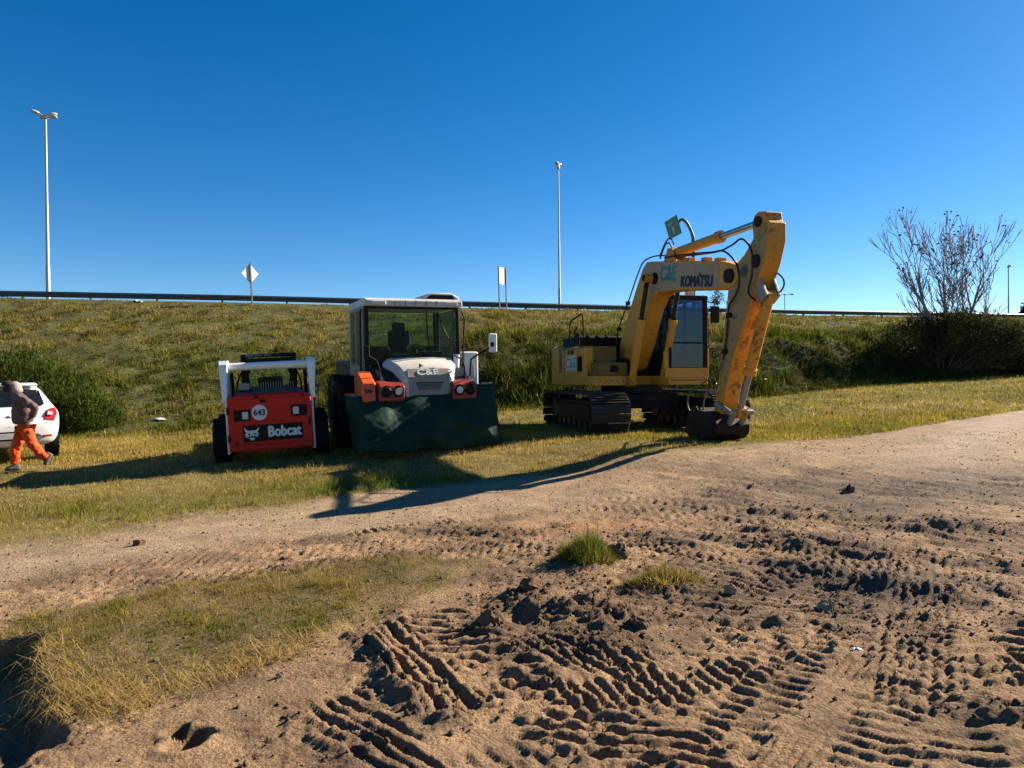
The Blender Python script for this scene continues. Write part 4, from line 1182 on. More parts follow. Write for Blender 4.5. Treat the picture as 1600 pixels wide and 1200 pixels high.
lt = MB(); lt.box((-.13, -.085, 1.17), (.10, .04, .05)); lt.box((-.24, -.08, 1.255), (.07, .03, .05)); lt.box((.62, -.08, 1.25), (.06, .03, .05)); lt.box((-.64, -.078, .40), (.06, .02, .035)); lt.each('latch', M['black'], door, .006)
for zz in (.50, 1.02):
    MB().lathe((-.775, -.085, zz), [(-.07, .012), (-.07, .022), (.07, .022), (.07, .012)], 10, 'z').build('hinge', M['black'], door)
MB().box((.72, -.088, .74), (.035, .03, .16)).build('door_handle', M['black'], door, .008)
for (bx_, bz_) in ((-.70, .32), (.70, .32), (-.70, 1.10), (.70, 1.12), (0, .30), (.30, 1.22)):
    MB().lathe((bx_, -.076, bz_), [(-.006, 0), (-.006, .014), (.006, .014), (.006, 0)], 8, 'y').build('bolt', M['galvdark'], door)
MB().box((0, -.0725, .365), (1.40, .006, .008)).build('panel_gap', M['black'], door)
MB().box((0, -.0725, 1.225), (1.36, .006, .008)).build('panel_gap', M['black'], door)
bd = MB(); bd.box((0, .75, .72), (1.50, 1.35, .86)); bd.build('engine_body', M['navy'], BOB, .04)
for sx in (-1, 1):
    f = MB(); f.prism([(.02, .20), (.02, 1.30), (.35, 1.38), (1.9, 1.1), (2.0, .35), (.6, .25)], 'x', sx * .80 - .025, sx * .80 + .025); f.build('side_frame', M['white'], BOB, .015)
    a = MB()
    for_rings = []
    for (z_, y0_, y1_, hw_) in ((1.18, .0, .36, .048), (1.45, .02, .40, .055), (1.70, .05, .46, .072), (1.88, .09, .50, .085), (1.955, .18, .46, .085)):
        cxa = sx * (.80 + .02)
        for_rings.append([(cxa - hw_, y0_, z_), (cxa + hw_, y0_, z_), (cxa + hw_, y1_, z_), (cxa - hw_, y1_, z_)])
    a.loft(for_rings)
    a.build('arm_upright', M['white'], BOB, .02)
    b = MB(); b.prism([(.20, 1.92), (.46, 1.94), (1.7, 1.45), (2.35, .75), (2.45, .35), (2.3, .33), (2.1, .75), (1.5, 1.28), (.3, 1.72)], 'x', sx * .86 - .05, sx * .86 + .05)
    b.build('lift_arm', M['white'], BOB, .02)
    c = MB(); c.tube([(sx * .70, .55, 1.15), (sx * .70, .40, 1.72)], .035, 12); c.tube([(sx * .64, .2, 1.2), (sx * .60, .55, 1.55), (sx * .52, .8, 1.75)], .018, 8); c.each('lift_cylinder', M['black'], BOB)
MB().tube([(-.80, .28, 1.83), (.82, .28, 1.83)], .075, 20).build('cross_tube', M['white'], BOB)
rg = MB()
for sx in (-1, 1):
    rg.tube([(sx * .50, .62, 1.30), (sx * .50, .75, 1.98), (sx * .50, 1.75, 2.02), (sx * .50, 1.95, .6)], .045, 8)
rg.box((0, .70, 1.38), (1.0, .05, .10)); rg.box((0, .76, 1.93), (1.0, .06, .10))
rg.prism([(-.5, 1.4), (-.36, 1.4), (-.40, 1.65), (-.28, 1.88), (-.5, 1.92)], 'y', .68, .74); rg.prism([(.5, 1.4), (.36, 1.4), (.40, 1.65), (.28, 1.88), (.5, 1.92)], 'y', .68, .74)
rops = rg.build('cab_guard', M['black'], BOB, .008)
MB().box((0, 1.25, 2.03), (1.08, 1.1, .07)).build('cab_roof', M['black'], BOB, .02)
for i in range(3): MB().box((-.36 + i * .17, .68, 2.04), (.15, .04, .06)).build('roof_panel', M['galvdark'], rops, .008)
pane('window_pane', -.40, .40, 1.42, 1.90, .71, .71, M['glass'], rops)
for i in range(20): MB().box((-.46 + i * .048, .60, 1.43), (.014, .03, .15)).build('grille_bar', M['greige'], rops)
cv = MB(); cv.prism([(.06, 1.30), (.60, 1.38), (.60, 1.30), (.06, 1.22)], 'x', -.64, .64); cv.build('engine_cover', M['galvdark'], BOB, .01)
cv = MB(); cv.box((-.48, .45, 1.44), (.22, .2, .14)); cv.build('air_cleaner', M['greige'], BOB, .03)
se = MB(); se.box((0, 1.35, 1.0), (.5, .5, .15)); se.box((0, 1.08, 1.3), (.5, .12, .6)); se.build('seat', M['interior'], BOB, .04)
tm, rm = tyre_meshes(.43, .30, .21, 14, 'loader'); rm.materials.append(M['offwhite'])
for sx in (-1, 1):
    for yy in (.50, 1.62):
        wheel(BOB, tm, rm, (sx * .945, yy, .43))
bb = MB(); bb.prism([(2.4, .08), (3.0, .06), (3.02, .1), (2.5, .16), (2.42, .7), (2.36, .7)], 'x', -.95, .95); bb.build('bucket', M['darksteel'], BOB, .01)

# ------------------------------------------------------------------ large wheeled compactor with cab and green tarpaulin
RX, RY = -1.52, 13.25
ROL = thing('road_machine', 'white and orange road machine with glazed cab and green tarpaulin across its front', 'road machine', (RX, RY, gz(RX, RY + 1, False) - .05), (R(1.0), R(-.6), R(23)))
# tarpaulin
nu, nv = 150, 44
path = np.array([(-1.36, .75), (-1.32, .15), (-1.24, .0), (-.8, -.06), (0, -.08), (.9, -.05), (1.38, .0), (1.46, .12), (1.48, .8)])
dl = np.concatenate([[0], np.cumsum(np.hypot(*np.diff(path, axis=0).T))])
uu = np.linspace(0, dl[-1], nu); px_ = np.interp(uu, dl, path[:, 0]); py_ = np.interp(uu, dl, path[:, 1])
vv = np.linspace(0, 1, nv)
Uu, Vv = np.meshgrid(uu, vv, indexing='ij')
PX = np.repeat(px_[:, None], nv, 1); PY = np.repeat(py_[:, None], nv, 1)
top = 1.13 + .07 * np.interp(px_, [-1.5, 0, .5, 1.5], [-.9, .4, 1.3, 2.0]) + .03 * np.sin(px_ * 5.1 + 1) + .012 * np.sin(px_ * 13)
ZB = .13 + .04 * fbm(Uu * 2, Uu * 0, 301, 3)
ZZt = ZB + (top[:, None] - ZB) * Vv
frontness = ss(1.5, 1.2, np.abs(PX))
slope = (.50 + .14 * ss(.3, -.6, PX) - .06 * ss(.4, 1.2, PX)) * (1 - Vv ** 2.0) - .04
fold = 1.25 * (.06 * fbm(Uu * 1.3 + Vv * 1.6, Vv * 2.0 - Uu * .5, 303, 4) + .035 * np.sin(Uu * 6 + 3.5 * Vv + 2 * fbm(Uu, Vv * 2, 305, 2)) * (.3 + .7 * (1 - Vv)) + .02 * np.sin(Vv * 14 + Uu * 2.2 + 3 * fbm(Uu * .8, Vv, 307, 2)) * ss(-1.5, -.6, PX) * ss(1.0, .0, PX))
crease = np.clip(1 - np.abs(fbm(Uu * .9 + Vv * 1.1, Vv * 1.6 - Uu * .7, 309, 3)) * 5, 0, 1) ** 2 + np.clip(1 - np.abs(fbm(Uu * 1.6 - Vv * .6, Vv * 2.6, 311, 2)) * 6, 0, 1) ** 2
fold = fold + .016 * crease
PY2 = PY + .45 - slope - fold * frontness
PX2 = PX + np.where(np.abs(PX) > 1.25, np.sign(PX) * fold * .5, 0)
co = np.stack([PX2, PY2, ZZt], -1).reshape(-1, 3)
i_ = (np.arange(nu - 1)[:, None] * nv + np.arange(nv - 1)[None, :])
Ft = np.stack([i_, i_ + 1, i_ + nv + 1, i_ + nv], -1).reshape(-1, 4)
tarp = mesh_obj('tarpaulin', np_mesh('tarpaulin', co, Ft), M['tarp'], ROL)
tarp['label'] = 'dark green tarpaulin hanging in folds'
sm_ = tarp.modifiers.new('thickness', 'SOLIDIFY'); sm_.thickness = .012
hem = MB().tube([(PX2[k, -1], PY2[k, -1] - .004, ZZt[k, -1] + .004) for k in range(18, nu - 18, 2)], .014, 6); hem.build('hem', M['greige'], tarp)
for k in range(22, nu - 22, 12):
    MB().tube([(PX2[k, -1], PY2[k, -1] - .01, ZZt[k, -1]), (PX2[k, -1] + .01, PY2[k, -1] + .10, ZZt[k, -1] + .05)], .006, 5).build('tie_rope', M['greige'], tarp)
# hood
rings = []
for (yy, w0, w1, zb_, zt_) in ((.34, .46, .42, 1.02, 1.14), (.42, .50, .45, 1.02, 1.42), (.52, .54, .47, 1.02, 1.58), (.72, .62, .53, 1.05, 1.70), (1.06, .76, .66, 1.1, 1.82)):
    rings.append([(-w0, yy, zb_), (-w0, yy, zt_ - .10), (-w1, yy, zt_ - .01), (-w1 * .4, yy, zt_ + .02), (w1 * .4, yy, zt_ + .02), (w1, yy, zt_ - .01), (w0, yy, zt_ - .10), (w0, yy, zb_)])
hood_o = MB().loft(rings).build('engine_hood', M['offwhite'], ROL, .02, angle=30)
hood_o.location = (.10, 0, 0)
def slab(name, pts, mat, par, th=.012, bev=.004):
    P = [Vector(p) for p in pts]
    n = (P[1] - P[0]).cross(P[2] - P[0]).normalized()
    if n.y > 0: n = -n
    b = MB(); k = len(P)
    b.add([p - n * .02 for p in P] + [p + n * th for p in P], [tuple(range(k))[::-1], tuple(range(k, 2 * k))] + [(i, (i + 1) % k, k + (i + 1) % k, k + i) for i in range(k)])
    return b.build(name, mat, par, bev)
vpn = slab('vent_panel', [(-.41, .335, 1.10), (.41, .335, 1.10), (.40, .412, 1.41), (.34, .418, 1.44), (-.34, .418, 1.44), (-.40, .412, 1.41)], M['greige'], hood_o, .02, .012)  # grey-beige carries the shade on the lower front of the white hood
slab('vent_opening', [(-.20, .345, 1.20), (.20, .345, 1.20), (.27, .385, 1.34), (-.27, .385, 1.34)], M['navy'], vpn, .026, .006)
for i in range(5):
    MB().box((0, 0, 0), (.40 + .025 * i, .016, .010)).build('vent_slat', M['greige'], hood_o, loc=(0, .322 + i * .0075, 1.215 + i * .026))
slab('hood_shade_front', [(-.43, .408, 1.43), (.43, .408, 1.43), (.41, .508, 1.60), (-.41, .508, 1.60)], M['greige'], hood_o, .022, .012)  # added slab: shade of the white hood's front put into its colour
text_obj('lettering', 'C&E', .17, M['chalk'], hood_o, (-.02, .438, 1.530), (R(58), 0, 0), 1.40, .006, .008)
MB().lathe((0, 0, 0), [(-.006, 0), (-.006, .075), (.006, .075), (.006, 0)], 24, 'z').build('round_emblem', M['galvdark'], hood_o, loc=(.10, .60, 1.635), rot=(R(24), 0, 0)).scale = (1.5, 1, 1)
MB().box((0, 0, 0), (.02, .5, .012)).build('hood_seam', M['black'], hood_o, loc=(-.12, .80, 1.735), rot=(R(19), 0, R(8)))
for sx in (-1, 1):
    MB().prism([(.36, 1.05), (.42, 1.32), (.75, 1.55), (1.08, 1.66), (1.08, 1.05)], 'x', sx * .46 + .06, sx * .92 + .06).build('side_cowl', M['navy'], ROL, .03)
    fd = MB(); fd.prism([(.24, 1.0), (.22, 1.28), (.30, 1.34), (.62, 1.40), (.62, 1.0)], 'x', sx * .47 + .05, sx * .96 + .05)
    fo = fd.build('lamp_housing', M['orangered'], ROL, .03)
    for lx in (.60, .82):
        MB().lathe((sx * lx + .05, .225, 1.19), [(-.03, .0), (-.03, .075), (-.02, .085), (.0, .085), (0, .11), (.03, .11), (.03, 0)], 24, 'y').build('headlamp', M['black'], fo)
        if lx == .60: MB().lathe((sx * lx + .05, .195, 1.19), [(-.006, 0), (-.006, .065), (.006, .068), (.006, 0)], 20, 'y').build('lens', M['lens_clear'], fo)
    fn = MB(); fn.prism([(.30, 1.0), (.36, 1.36), (.85, 1.56), (1.12, 1.58), (1.12, .95)], 'x', sx * 1.10 - .13 + .03, sx * 1.10 + .13 + .03)
    if sx < 0: fn.build('fender', M['orange'], ROL, .03)
text_obj('lettering', '240', .10, M['ink'], ROL, (-1.09, .315, 1.2), (R(82), 0, 0), .9, .003)
ch = MB(); ch.box((0, 2.6, .80), (1.7, 4.2, .5)); ch.box((0, .9, .8), (2.0, .8, .45)); ch.box((0, 3.9, 1.35), (1.9, 1.9, .9)); ch.build('chassis', M['navy'], ROL, .04)
pf = MB(); pf.box((-1.14, 1.95, 1.08), (.42, 1.9, .12)); pf.build('side_platform', M['orange'], ROL, .015)
tbx = MB(); tbx.box((-1.2, 2.45, 1.28), (.36, .7, .26)); tbx.build('tool_box', M['black'], ROL, .02)
rp = MB(); rp.box((-1.06, .98, .98), (.10, .06, .32)); rp.build('reflector_panel', M['lens_red'], ROL, .01)
# cab
CX0, CX1, CYF, CYB, CZ0, CZ1 = -.95, .95, 1.10, 2.75, 1.12, 2.86
cabf = MB()
for (xa, ya, ta, tb2) in ((CX0, CYF, 0, 0), (CX1, CYF, 0, 0), (CX0, CYB, 0, 0), (CX1, CYB, 0, 0)):
    cabf.tube([(xa * 1.0, ya, CZ0 - .02), (xa * .985, ya + (.05 if ya < 2 else -.02), CZ1)], .045, 8)
cabf.box((0, CYF + .02, 1.74), (1.88, .07, .10)); cabf.box((0, CYB, 1.6), (1.88, .06, 1.0))
cabf.box((0, CYF + .05, CZ1 - .02), (1.88, .07, .08))
cfr = cabf.build('cab_frame', M['black'], ROL, .008)
dp = MB(); dp.box((CX0 - .012, 1.92, 1.40), (.05, 1.5, .56)); dp.box((CX0 - .012, 1.34, 2.25), (.05, .10, 1.2)); dp.box((CX0 - .012, 2.66, 2.0), (.05, .14, 1.72)); dp.box((CX0 - .012, 2.05, 2.25), (.05, .05, 1.2)); dp.box((CX0 - .012, 1.95, 2.83), (.05, 1.5, .09))
dpo = dp.build('cab_door', M['greige'], ROL, .015)
MB().tube([(CX0 - .06, 1.30, 1.35), (CX0 - .09, 1.22, 1.5), (CX0 - .09, 1.22, 2.7), (CX0 - .06, 1.28, 2.78)], .018, 8).build('grab_rail', M['black'], dpo)
pane('window_pane', CX0 - .01, CX0 - .01, 1.68, 2.79, 1.38, 2.03, M['glass'], dpo); pane('window_pane', CX0 - .01, CX0 - .01, 1.68, 2.79, 2.08, 2.6, M['glass'], dpo)
pane('windscreen', CX0 + .05, CX1 - .05, 1.79, CZ1 - .05, CYF + .025, CYF + .025, M['glass'], cfr)
pane('window_pane', CX0 + .05, CX1 - .05, 2.1, CZ1 - .05, CYB - .03, CYB - .03, M['glass'], cfr)
pane('window_pane', CX1 - .01, CX1 - .01, 1.4, CZ1 - .05, CYF + .08, CYB - .06, M['glass'], cfr)
ro = MB(); ro.prism([(CYF - .16, 2.84), (CYF - .14, 2.96), (CYF + .1, 3.01), (CYB - .1, 3.0), (CYB + .05, 2.92), (CYB + .05, 2.84)], 'x', CX0 - .04, CX1 + .04)
roof = ro.build('cab_roof', M['offwhite'], ROL, .03)
for i in range(7): MB().box((-.62 + i * .21, CYF - .158, 2.90), (.012, .014, .10)).build('roof_rib', M['galvdark'], roof)
for sx in (-1, 1): MB().box((sx * .74, CYF - .165, 2.895), (.30 if sx < 0 else .26, .05, .085)).build('roof_lamp', M['offwhite'] if sx < 0 else M['lens_clear'], roof, .02)
acu = MB(); acu.prism([(.18, 3.0), (.28, 3.10), (.42, 3.15), (.86, 3.15), (1.0, 3.08), (1.04, 3.0)], 'y', 1.25, 2.1); ac = acu.build('air_conditioner', M['offwhite'], roof, .03)
MB().prism([(.30, 3.02), (.40, 3.10), (.86, 3.10), (.93, 3.02)], 'y', 1.235, 1.26).build('grille', M['black'], ac)
seat = MB(); seat.box((-.02, 2.0, 1.85), (.5, .5, .14)); seat.box((-.02, 2.24, 2.14), (.48, .12, .55)); seat.box((-.02, 2.27, 2.5), (.28, .1, .18)); seat.box((-.38, 2.0, 2.0), (.12, .45, .10)); seat.box((.33, 2.0, 2.0), (.12, .45, .10)); seat.box((-.02, 2.0, 1.6), (.42, .42, .4))
seat.build('seat', M['interior'], cfr, .04)
sw = MB(); sw.tube([(.18 + .19 * math.cos(a), 1.62 + .13 * math.sin(a), 2.0 + .10 * math.sin(a)) for a in np.linspace(0, 2 * math.pi, 25)], .016, 8, caps=False); sw.tube([(.18, 1.62, 2.0), (.16, 1.5, 1.6)], .04, 8); sw.box((.18, 1.62, 2.0), (.34, .04, .03))
sw.build('steering_wheel', M['interior'], cfr)
con = MB(); con.box((.45, 1.5, 1.85), (.45, .4, .22)); con.box((0, 1.3, 1.6), (1.7, .3, .25)); con.box((.78, 2.0, 2.2), (.05, .10, 1.2)); con.build('dashboard', M['interior'], cfr, .03)
wp = MB(); wp.tube([(.5, CYF - .02, 2.72), (.62, CYF - .03, 2.4), (.72, CYF - .03, 2.22)], .012, 6); wp.tube([(.25, CYF - .02, 2.78), (.28, CYF - .03, 2.3), (.33, CYF - .03, 1.85)], .012, 6); wp.each('wiper', M['black'], cfr)
# bolt-ons
tkw = MB(); tkw.box((1.20, 1.35, 1.48), (.34, .52, .92)); tw = tkw.build('white_tank', M['white'], ROL, .04)
MB().box((1.22, 1.082, 1.55), (.10, .012, .30)).build('tank_hatch', M['offwhite'], tw, .008)
MB().tube([(.84, 1.0, 1.5), (.86, 1.0, 1.88)], .065, 16).build('exhaust_pipe', M['white'], ROL)
mw = MB(); mw.tube([(1.0, .60, 1.45), (1.02, .58, 1.78), (1.2, .52, 1.90), (1.42, .50, 2.02)], .02, 8); mo = mw.build('mirror_arm', M['black'], ROL)
mm = MB(); mm.box((0, 0, 0), (.17, .07, .38)); mh = mm.build('mirror', M['white'], mo, .03, loc=(1.46, .50, 2.10), seg=4)
MB().box((1.43, .455, 2.07), (.07, .04, .09)).build('mirror_mount', M['black'], mo, .01)
for (lx, sgn) in ((-.82, 1), (.88, 1)):
    q = MB(); q.tube([(lx, .6, 1.40), (lx, .58, 1.62), (lx - .06, .56, 1.78), (lx - .22, .55, 1.86)], .016, 8); q.lathe((lx, .6, 1.42), [(-.05, .03), (-.05, .06), (.04, .05), (.04, .02)], 12, 'z'); q.build('mirror_stalk', M['black'], ROL)
MB().box((-1.06, .56, 1.93), (.11, .05, .24)).build('small_mirror', M['black'], ROL, .02)
MB().tube([(1.0, 1.08, 1.5), (1.06, 1.05, 2.6), (1.0, 1.06, 2.78)], .018, 8).build('grab_rail', M['black'], ROL)
tm2, rm2 = tyre_meshes(.74, .46, .34, 16, 'compactor'); rm2.materials.append(M['orange'])
for yy in (1.95, 4.3):
    for sx in (-1, 1):
        wheel(ROL, tm2, rm2, (sx * (1.18 if yy < 3 else .92), yy, .74))

# ------------------------------------------------------------------ parked car
CXc, CYc = -9.57, 13.5
CAR = thing('parked_car', 'white hatchback car parked tail-on behind the walking person', 'car', (CXc, CYc, gz(CXc, CYc + 1, False)), (R(.5), R(-.8), R(40)))
def car_ring(y, zb, zw, zt_, wb, ww, wt):
    half = [(0, zb), (wb * .7, zb), (wb, zb + .06), (ww * 1.0, (zb + zw) / 2), (ww, zw - .04), (ww * .985, zw + .03), (wt + (ww - wt) * .45, zw + (zt_ - zw) * .5), (wt, zt_ - .05 * (zt_ - zw) / .5), (wt * .80, zt_), (0, zt_ + .015)]
    left = [(-x, z) for x, z in half[1:-1]][::-1]
    return [(x, y, z) for x, z in half + left]
CR = [car_ring(.00, .42, .60, .70, .55, .62, .50), car_ring(.035, .34, .66, .80, .66, .74, .60), car_ring(.12, .30, .82, 1.00, .74, .82, .64), car_ring(.22, .28, .92, 1.10, .78, .85, .64), car_ring(.50, .26, .95, 1.37, .80, .865, .60),
      car_ring(.72, .26, .94, 1.475, .80, .87, .58), car_ring(1.2, .26, .93, 1.51, .80, .87, .585), car_ring(2.1, .26, .91, 1.50, .80, .87, .58), car_ring(2.6, .26, .90, 1.34, .80, .87, .60), car_ring(3.1, .26, .88, .98, .80, .86, .66),
      car_ring(3.7, .27, .78, .86, .78, .83, .62), car_ring(3.98, .32, .66, .74, .68, .74, .5), car_ring(4.05, .40, .56, .62, .5, .6, .4)]
body = MB().loft(CR).build('body', M['carwhite'], CAR, angle=60, subsurf=2)
slab('rear_window', [(-.54, .185, 1.06), (.54, .185, 1.06), (.60, .225, 1.10), (.55, .475, 1.335), (.50, .515, 1.37), (-.50, .515, 1.37), (-.55, .475, 1.335), (-.60, .225, 1.10)], M['glass_dark'], CAR, .035, .012)
inn = MB(); inn.box((0, 1.9, 1.0), (1.2, 1.8, .5)); inn.build('cabin_interior', M['interior'], body, .05)
MB().prism([(.50, 1.44), (.42, 1.475), (.45, 1.50), (.80, 1.525), (.8, 1.48)], 'x', -.52, .52).build('roof_spoiler', M['carwhite'], CAR, .012)
for sx in (-1, 1):
    tl = slab('tail_light', [(sx * .555, .075, .78), (sx * .735, .095, .76), (sx * .80, .17, .90), (sx * .775, .215, 1.02), (sx * .66, .165, 1.0), (sx * .59, .125, .92)], M['lens_red'], CAR, .05, .012)
    slab('lens', [(sx * .61, .085, .88), (sx * .70, .10, .87), (sx * .715, .125, .94), (sx * .63, .125, .95)], M['lens_clear'], tl, .055, .004)
    slab('bumper_reflector', [(sx * .55, .0, .475), (sx * .70, .045, .475), (sx * .70, .045, .51), (sx * .55, .0, .51)], M['lens_red'], CAR, .012)
    slab('bumper_trim', [(sx * .30, -.005, .555), (sx * .46, .0, .545), (sx * .58, .01, .46), (sx * .50, .0, .48), (sx * .40, -.004, .515), (sx * .28, -.004, .52)], M['galvdark'], CAR, .012)
    slab('side_window', [(sx * .80, 1.2, 1.0), (sx * .80, 2.5, 1.0), (sx * .64, 2.05, 1.42), (sx * .64, 1.2, 1.43)], M['glass_dark'], CAR, .03)
slab('number_plate', [(-.26, -.030, .46), (.26, -.030, .46), (.26, -.030, .57), (-.26, -.030, .57)], M['plate'], CAR, .008)
slab('plate_recess', [(-.32, -.018, .43), (.32, -.018, .43), (.30, -.018, .60), (-.30, -.018, .60)], M['black'], CAR, .006)
MB().tube([(-.60, .03, .735), (-.40, .028, .695), (0, .012, .685), (.40, .028, .695), (.60, .03, .735), (.69, .10, .86)], .008, 6).build('tailgate_seam', M['galvdark'], CAR)
MB().box((.42, .060, .80), (.10, .012, .025), rot=(R(-30), 0, 0)).build('badge', M['galvdark'], CAR)
MB().lathe((0, .075, .86), [(-.02, 0), (-.02, .05), (.02, .05), (.02, 0)], 4, 'y').build('badge', M['chrome'], CAR)
tm3, rm3 = tyre_meshes(.305, .20, .20, 22, 'car'); rm3.materials.append(M['galv'])
for yy in (.70, 3.25):
    for sx in (-1, 1): wheel(CAR, tm3, rm3, (sx * .765, yy, .30))

# ------------------------------------------------------------------ walking person
PXp, PYp = -8.77, 12.75
PER = thing('person', 'person walking in grey hooded jacket, dark cap and orange work trousers', 'person', (PXp, PYp, gz(PXp, PYp) + .01), (0, 0, R(33)))
def skin(name, verts, edges, radii, mat, parent=PER, sub=2, root=0, fold=0.0):
    me = bpy.data.meshes.new(name); me.from_pydata(verts, edges, []); me.update()
    o = mesh_obj(name, me, mat, parent)
    o.modifiers.new('skin', 'SKIN').use_smooth_shade = True
    if not me.skin_vertices: bpy.context.view_layer.update()
    for i, r in enumerate(radii):
        r = r if hasattr(r, '__len__') else (r, r)
        me.skin_vertices[0].data[i].radius = r
        me.skin_vertices[0].data[i].use_root = (i == root)
    s_ = o.modifiers.new('sub', 'SUBSURF'); s_.levels = sub; s_.render_levels = sub
    if fold:
        tx = bpy.data.textures.get('cloth_folds') or bpy.data.textures.new('cloth_folds', 'CLOUDS')
        tx.noise_scale = .10
        d_ = o.modifiers.new('folds', 'DISPLACE'); d_.texture = tx; d_.strength = fold; d_.mid_level = .5
    return o
# local frame: facing -x, y = depth (negative y is the side towards the track), z up
J = {'pelvis': (0, 0, .86), 'spine': (-.03, 0, 1.05), 'chest': (-.07, 0, 1.24), 'neck': (-.13, 0, 1.40), 'head': (-.19, 0, 1.50), 'crown': (-.21, 0, 1.585),
     'shA': (-.07, -.19, 1.33), 'elA': (.17, -.27, 1.12), 'wrA': (.08, -.20, .93), 'shB': (-.07, .19, 1.33), 'elB': (.13, .27, 1.10), 'wrB': (.02, .20, .93),
     'hipA': (.01, -.09, .82), 'knA': (.12, -.10, .46), 'anA': (.36, -.10, .15), 'hipB': (-.01, .09, .82), 'knB': (-.13, .09, .46), 'anB': (-.16, .09, .09)}
names = list(J); ix = {n: i for i, n in enumerate(names)}
ed = [('pelvis', 'spine'), ('spine', 'chest'), ('chest', 'neck'), ('neck', 'head'), ('head', 'crown'), ('chest', 'shA'), ('shA', 'elA'), ('elA', 'wrA'), ('chest', 'shB'), ('shB', 'elB'), ('elB', 'wrB'),
      ('pelvis', 'hipA'), ('hipA', 'knA'), ('knA', 'anA'), ('pelvis', 'hipB'), ('hipB', 'knB'), ('knB', 'anB')]
rad = {'pelvis': (.12, .14), 'spine': (.11, .14), 'chest': (.12, .15), 'neck': .055, 'head': .095, 'crown': .075, 'shA': .055, 'elA': .042, 'wrA': .03, 'shB': .055, 'elB': .042, 'wrB': .03, 'hipA': .08, 'knA': .055, 'anA': .038, 'hipB': .08, 'knB': .055, 'anB': .038}
skin('body', [J[n] for n in names], [(ix[a], ix[b]) for a, b in ed], [rad[n] for n in names], M['skin'])
jv = [(0, 0, .82), (-.03, 0, 1.0), (-.07, 0, 1.22), (-.09, 0, 1.36), (-.07, -.185, 1.33), (.06, -.25, 1.22), (.18, -.275, 1.115), (.13, -.24, 1.02), (.085, -.205, .955), (-.07, .185, 1.33), (.14, .275, 1.10), (.03, .205, .95)]
jk = skin('jacket', jv, [(0, 1), (1, 2), (2, 3), (2, 4), (4, 5), (5, 6), (6, 7), (7, 8), (2, 9), (9, 10), (10, 11)], [(.165, .185), (.165, .18), (.165, .185), .085, .085, .078, .07, .064, .052, .085, .07, .052], M['jacket'], fold=.06, sub=3)
skin('jacket_hem', [(0.0, 0, .775), (0.0, 0, .835)], [(0, 1)], [(.165, .185), (.17, .19)], M['hem'], jk)
tv = [(0, 0, .84), (.02, -.095, .74), (.07, -.10, .60), (.12, -.10, .46), (.22, -.10, .32), (.335, -.10, .19), (-.02, .095, .74), (-.08, .095, .60), (-.13, .09, .45), (-.15, .09, .27), (-.165, .09, .11)]
skin('trousers', tv, [(0, 1), (1, 2), (2, 3), (3, 4), (4, 5), (0, 6), (6, 7), (7, 8), (8, 9), (9, 10)], [(.145, .16), .115, .10, .088, .08, .085, .115, .10, .088, .08, .09], M['trousers'], fold=.065, sub=3)
# boots
for (hx, hy, hz_, pitch) in ((.40, -.10, .20, 58), (-.15, .09, .0, 0)):
    b = MB()
    prof = [(.08, .03, .12), (.05, .04, .14), (-.02, .045, .115), (-.08, .05, .09), (-.13, .045, .075), (-.155, .03, .06)]
    b.loft([[(x_, -w_, 0), (x_, w_, 0), (x_, w_, h_ * .6), (x_, w_ * .5, h_), (x_, -w_ * .5, h_), (x_, -w_, h_ * .6)] for x_, w_, h_ in prof])
    b.build('boot', M['boot'], PER, loc=(hx, hy, hz_), rot=(0, R(-pitch), 0), subsurf=2, angle=60)
# hood, cap, front of the face in the cap's black
skin('hood', [(-.07, 0, 1.37), (-.105, 0, 1.45), (-.140, 0, 1.54), (-.165, 0, 1.60)], [(0, 1), (1, 2), (2, 3)], [.095, .100, .100, .070], M['hood'], jk, fold=.03)
skin('dark_face', [(-.21, 0, 1.455), (-.255, 0, 1.475), (-.262, 0, 1.53)], [(0, 1), (1, 2)], [.07, .080, .080], M['mask'])
cp = MB(); cp.loft([[(-.235 + .105 * math.cos(a) * k, .09 * math.sin(a) * k, z_) for a in np.linspace(0, 2 * math.pi, 17)[:-1]] for k, z_ in ((1.0, 1.52), (.98, 1.56), (.8, 1.605), (.2, 1.63))]).build('cap', M['mask'], PER, subsurf=1)
cb_ = MB(); cb_.loft([[(-.30, -.08, 1.545), (-.30, .08, 1.545), (-.30, .08, 1.565), (-.30, -.08, 1.565)], [(-.42, -.06, 1.515), (-.42, .06, 1.515), (-.42, .06, 1.525), (-.42, -.06, 1.525)]]).build('cap_brim', M['mask'], PER, .004)
# hands: palm with five separate curled fingers
def hand(wrist, d, side, name='hand'):
    w = Vector(wrist); d = Vector(d).normalized(); y = Vector((0, side, 0)); n = d.cross(y).normalized()
    V = [w, w + d * .05, w + d * .085]; E_ = [(0, 1), (1, 2)]; Rr = [.026, (.036, .02), (.038, .018)]
    for k, ln in enumerate((.068, .078, .072, .056)):
        b0 = w + d * .088 + y * (.030 - .02 * k)
        i0 = len(V); V += [b0, b0 + d * ln * .45 + n * .008, b0 + d * ln * .75 + n * .028, b0 + d * ln * .85 + n * .05]
        E_ += [(2, i0), (i0, i0 + 1), (i0 + 1, i0 + 2), (i0 + 2, i0 + 3)]; Rr += [.0095, .009, .0085, .007]
    i0 = len(V); t0 = w + d * .035 + y * .036
    V += [t0, t0 + y * .02 + d * .03 + n * .008, t0 + y * .016 + d * .058 + n * .022]; E_ += [(1, i0), (i0, i0 + 1), (i0 + 1, i0 + 2)]; Rr += [.012, .010, .008]
    return skin(name, V, E_, Rr, M['skin'], PER, 1)
hand((.08, -.20, .945), (-.25, .1, -.75), 1)
hand((.02, .20, .94), (-.25, -.1, -.75), -1)
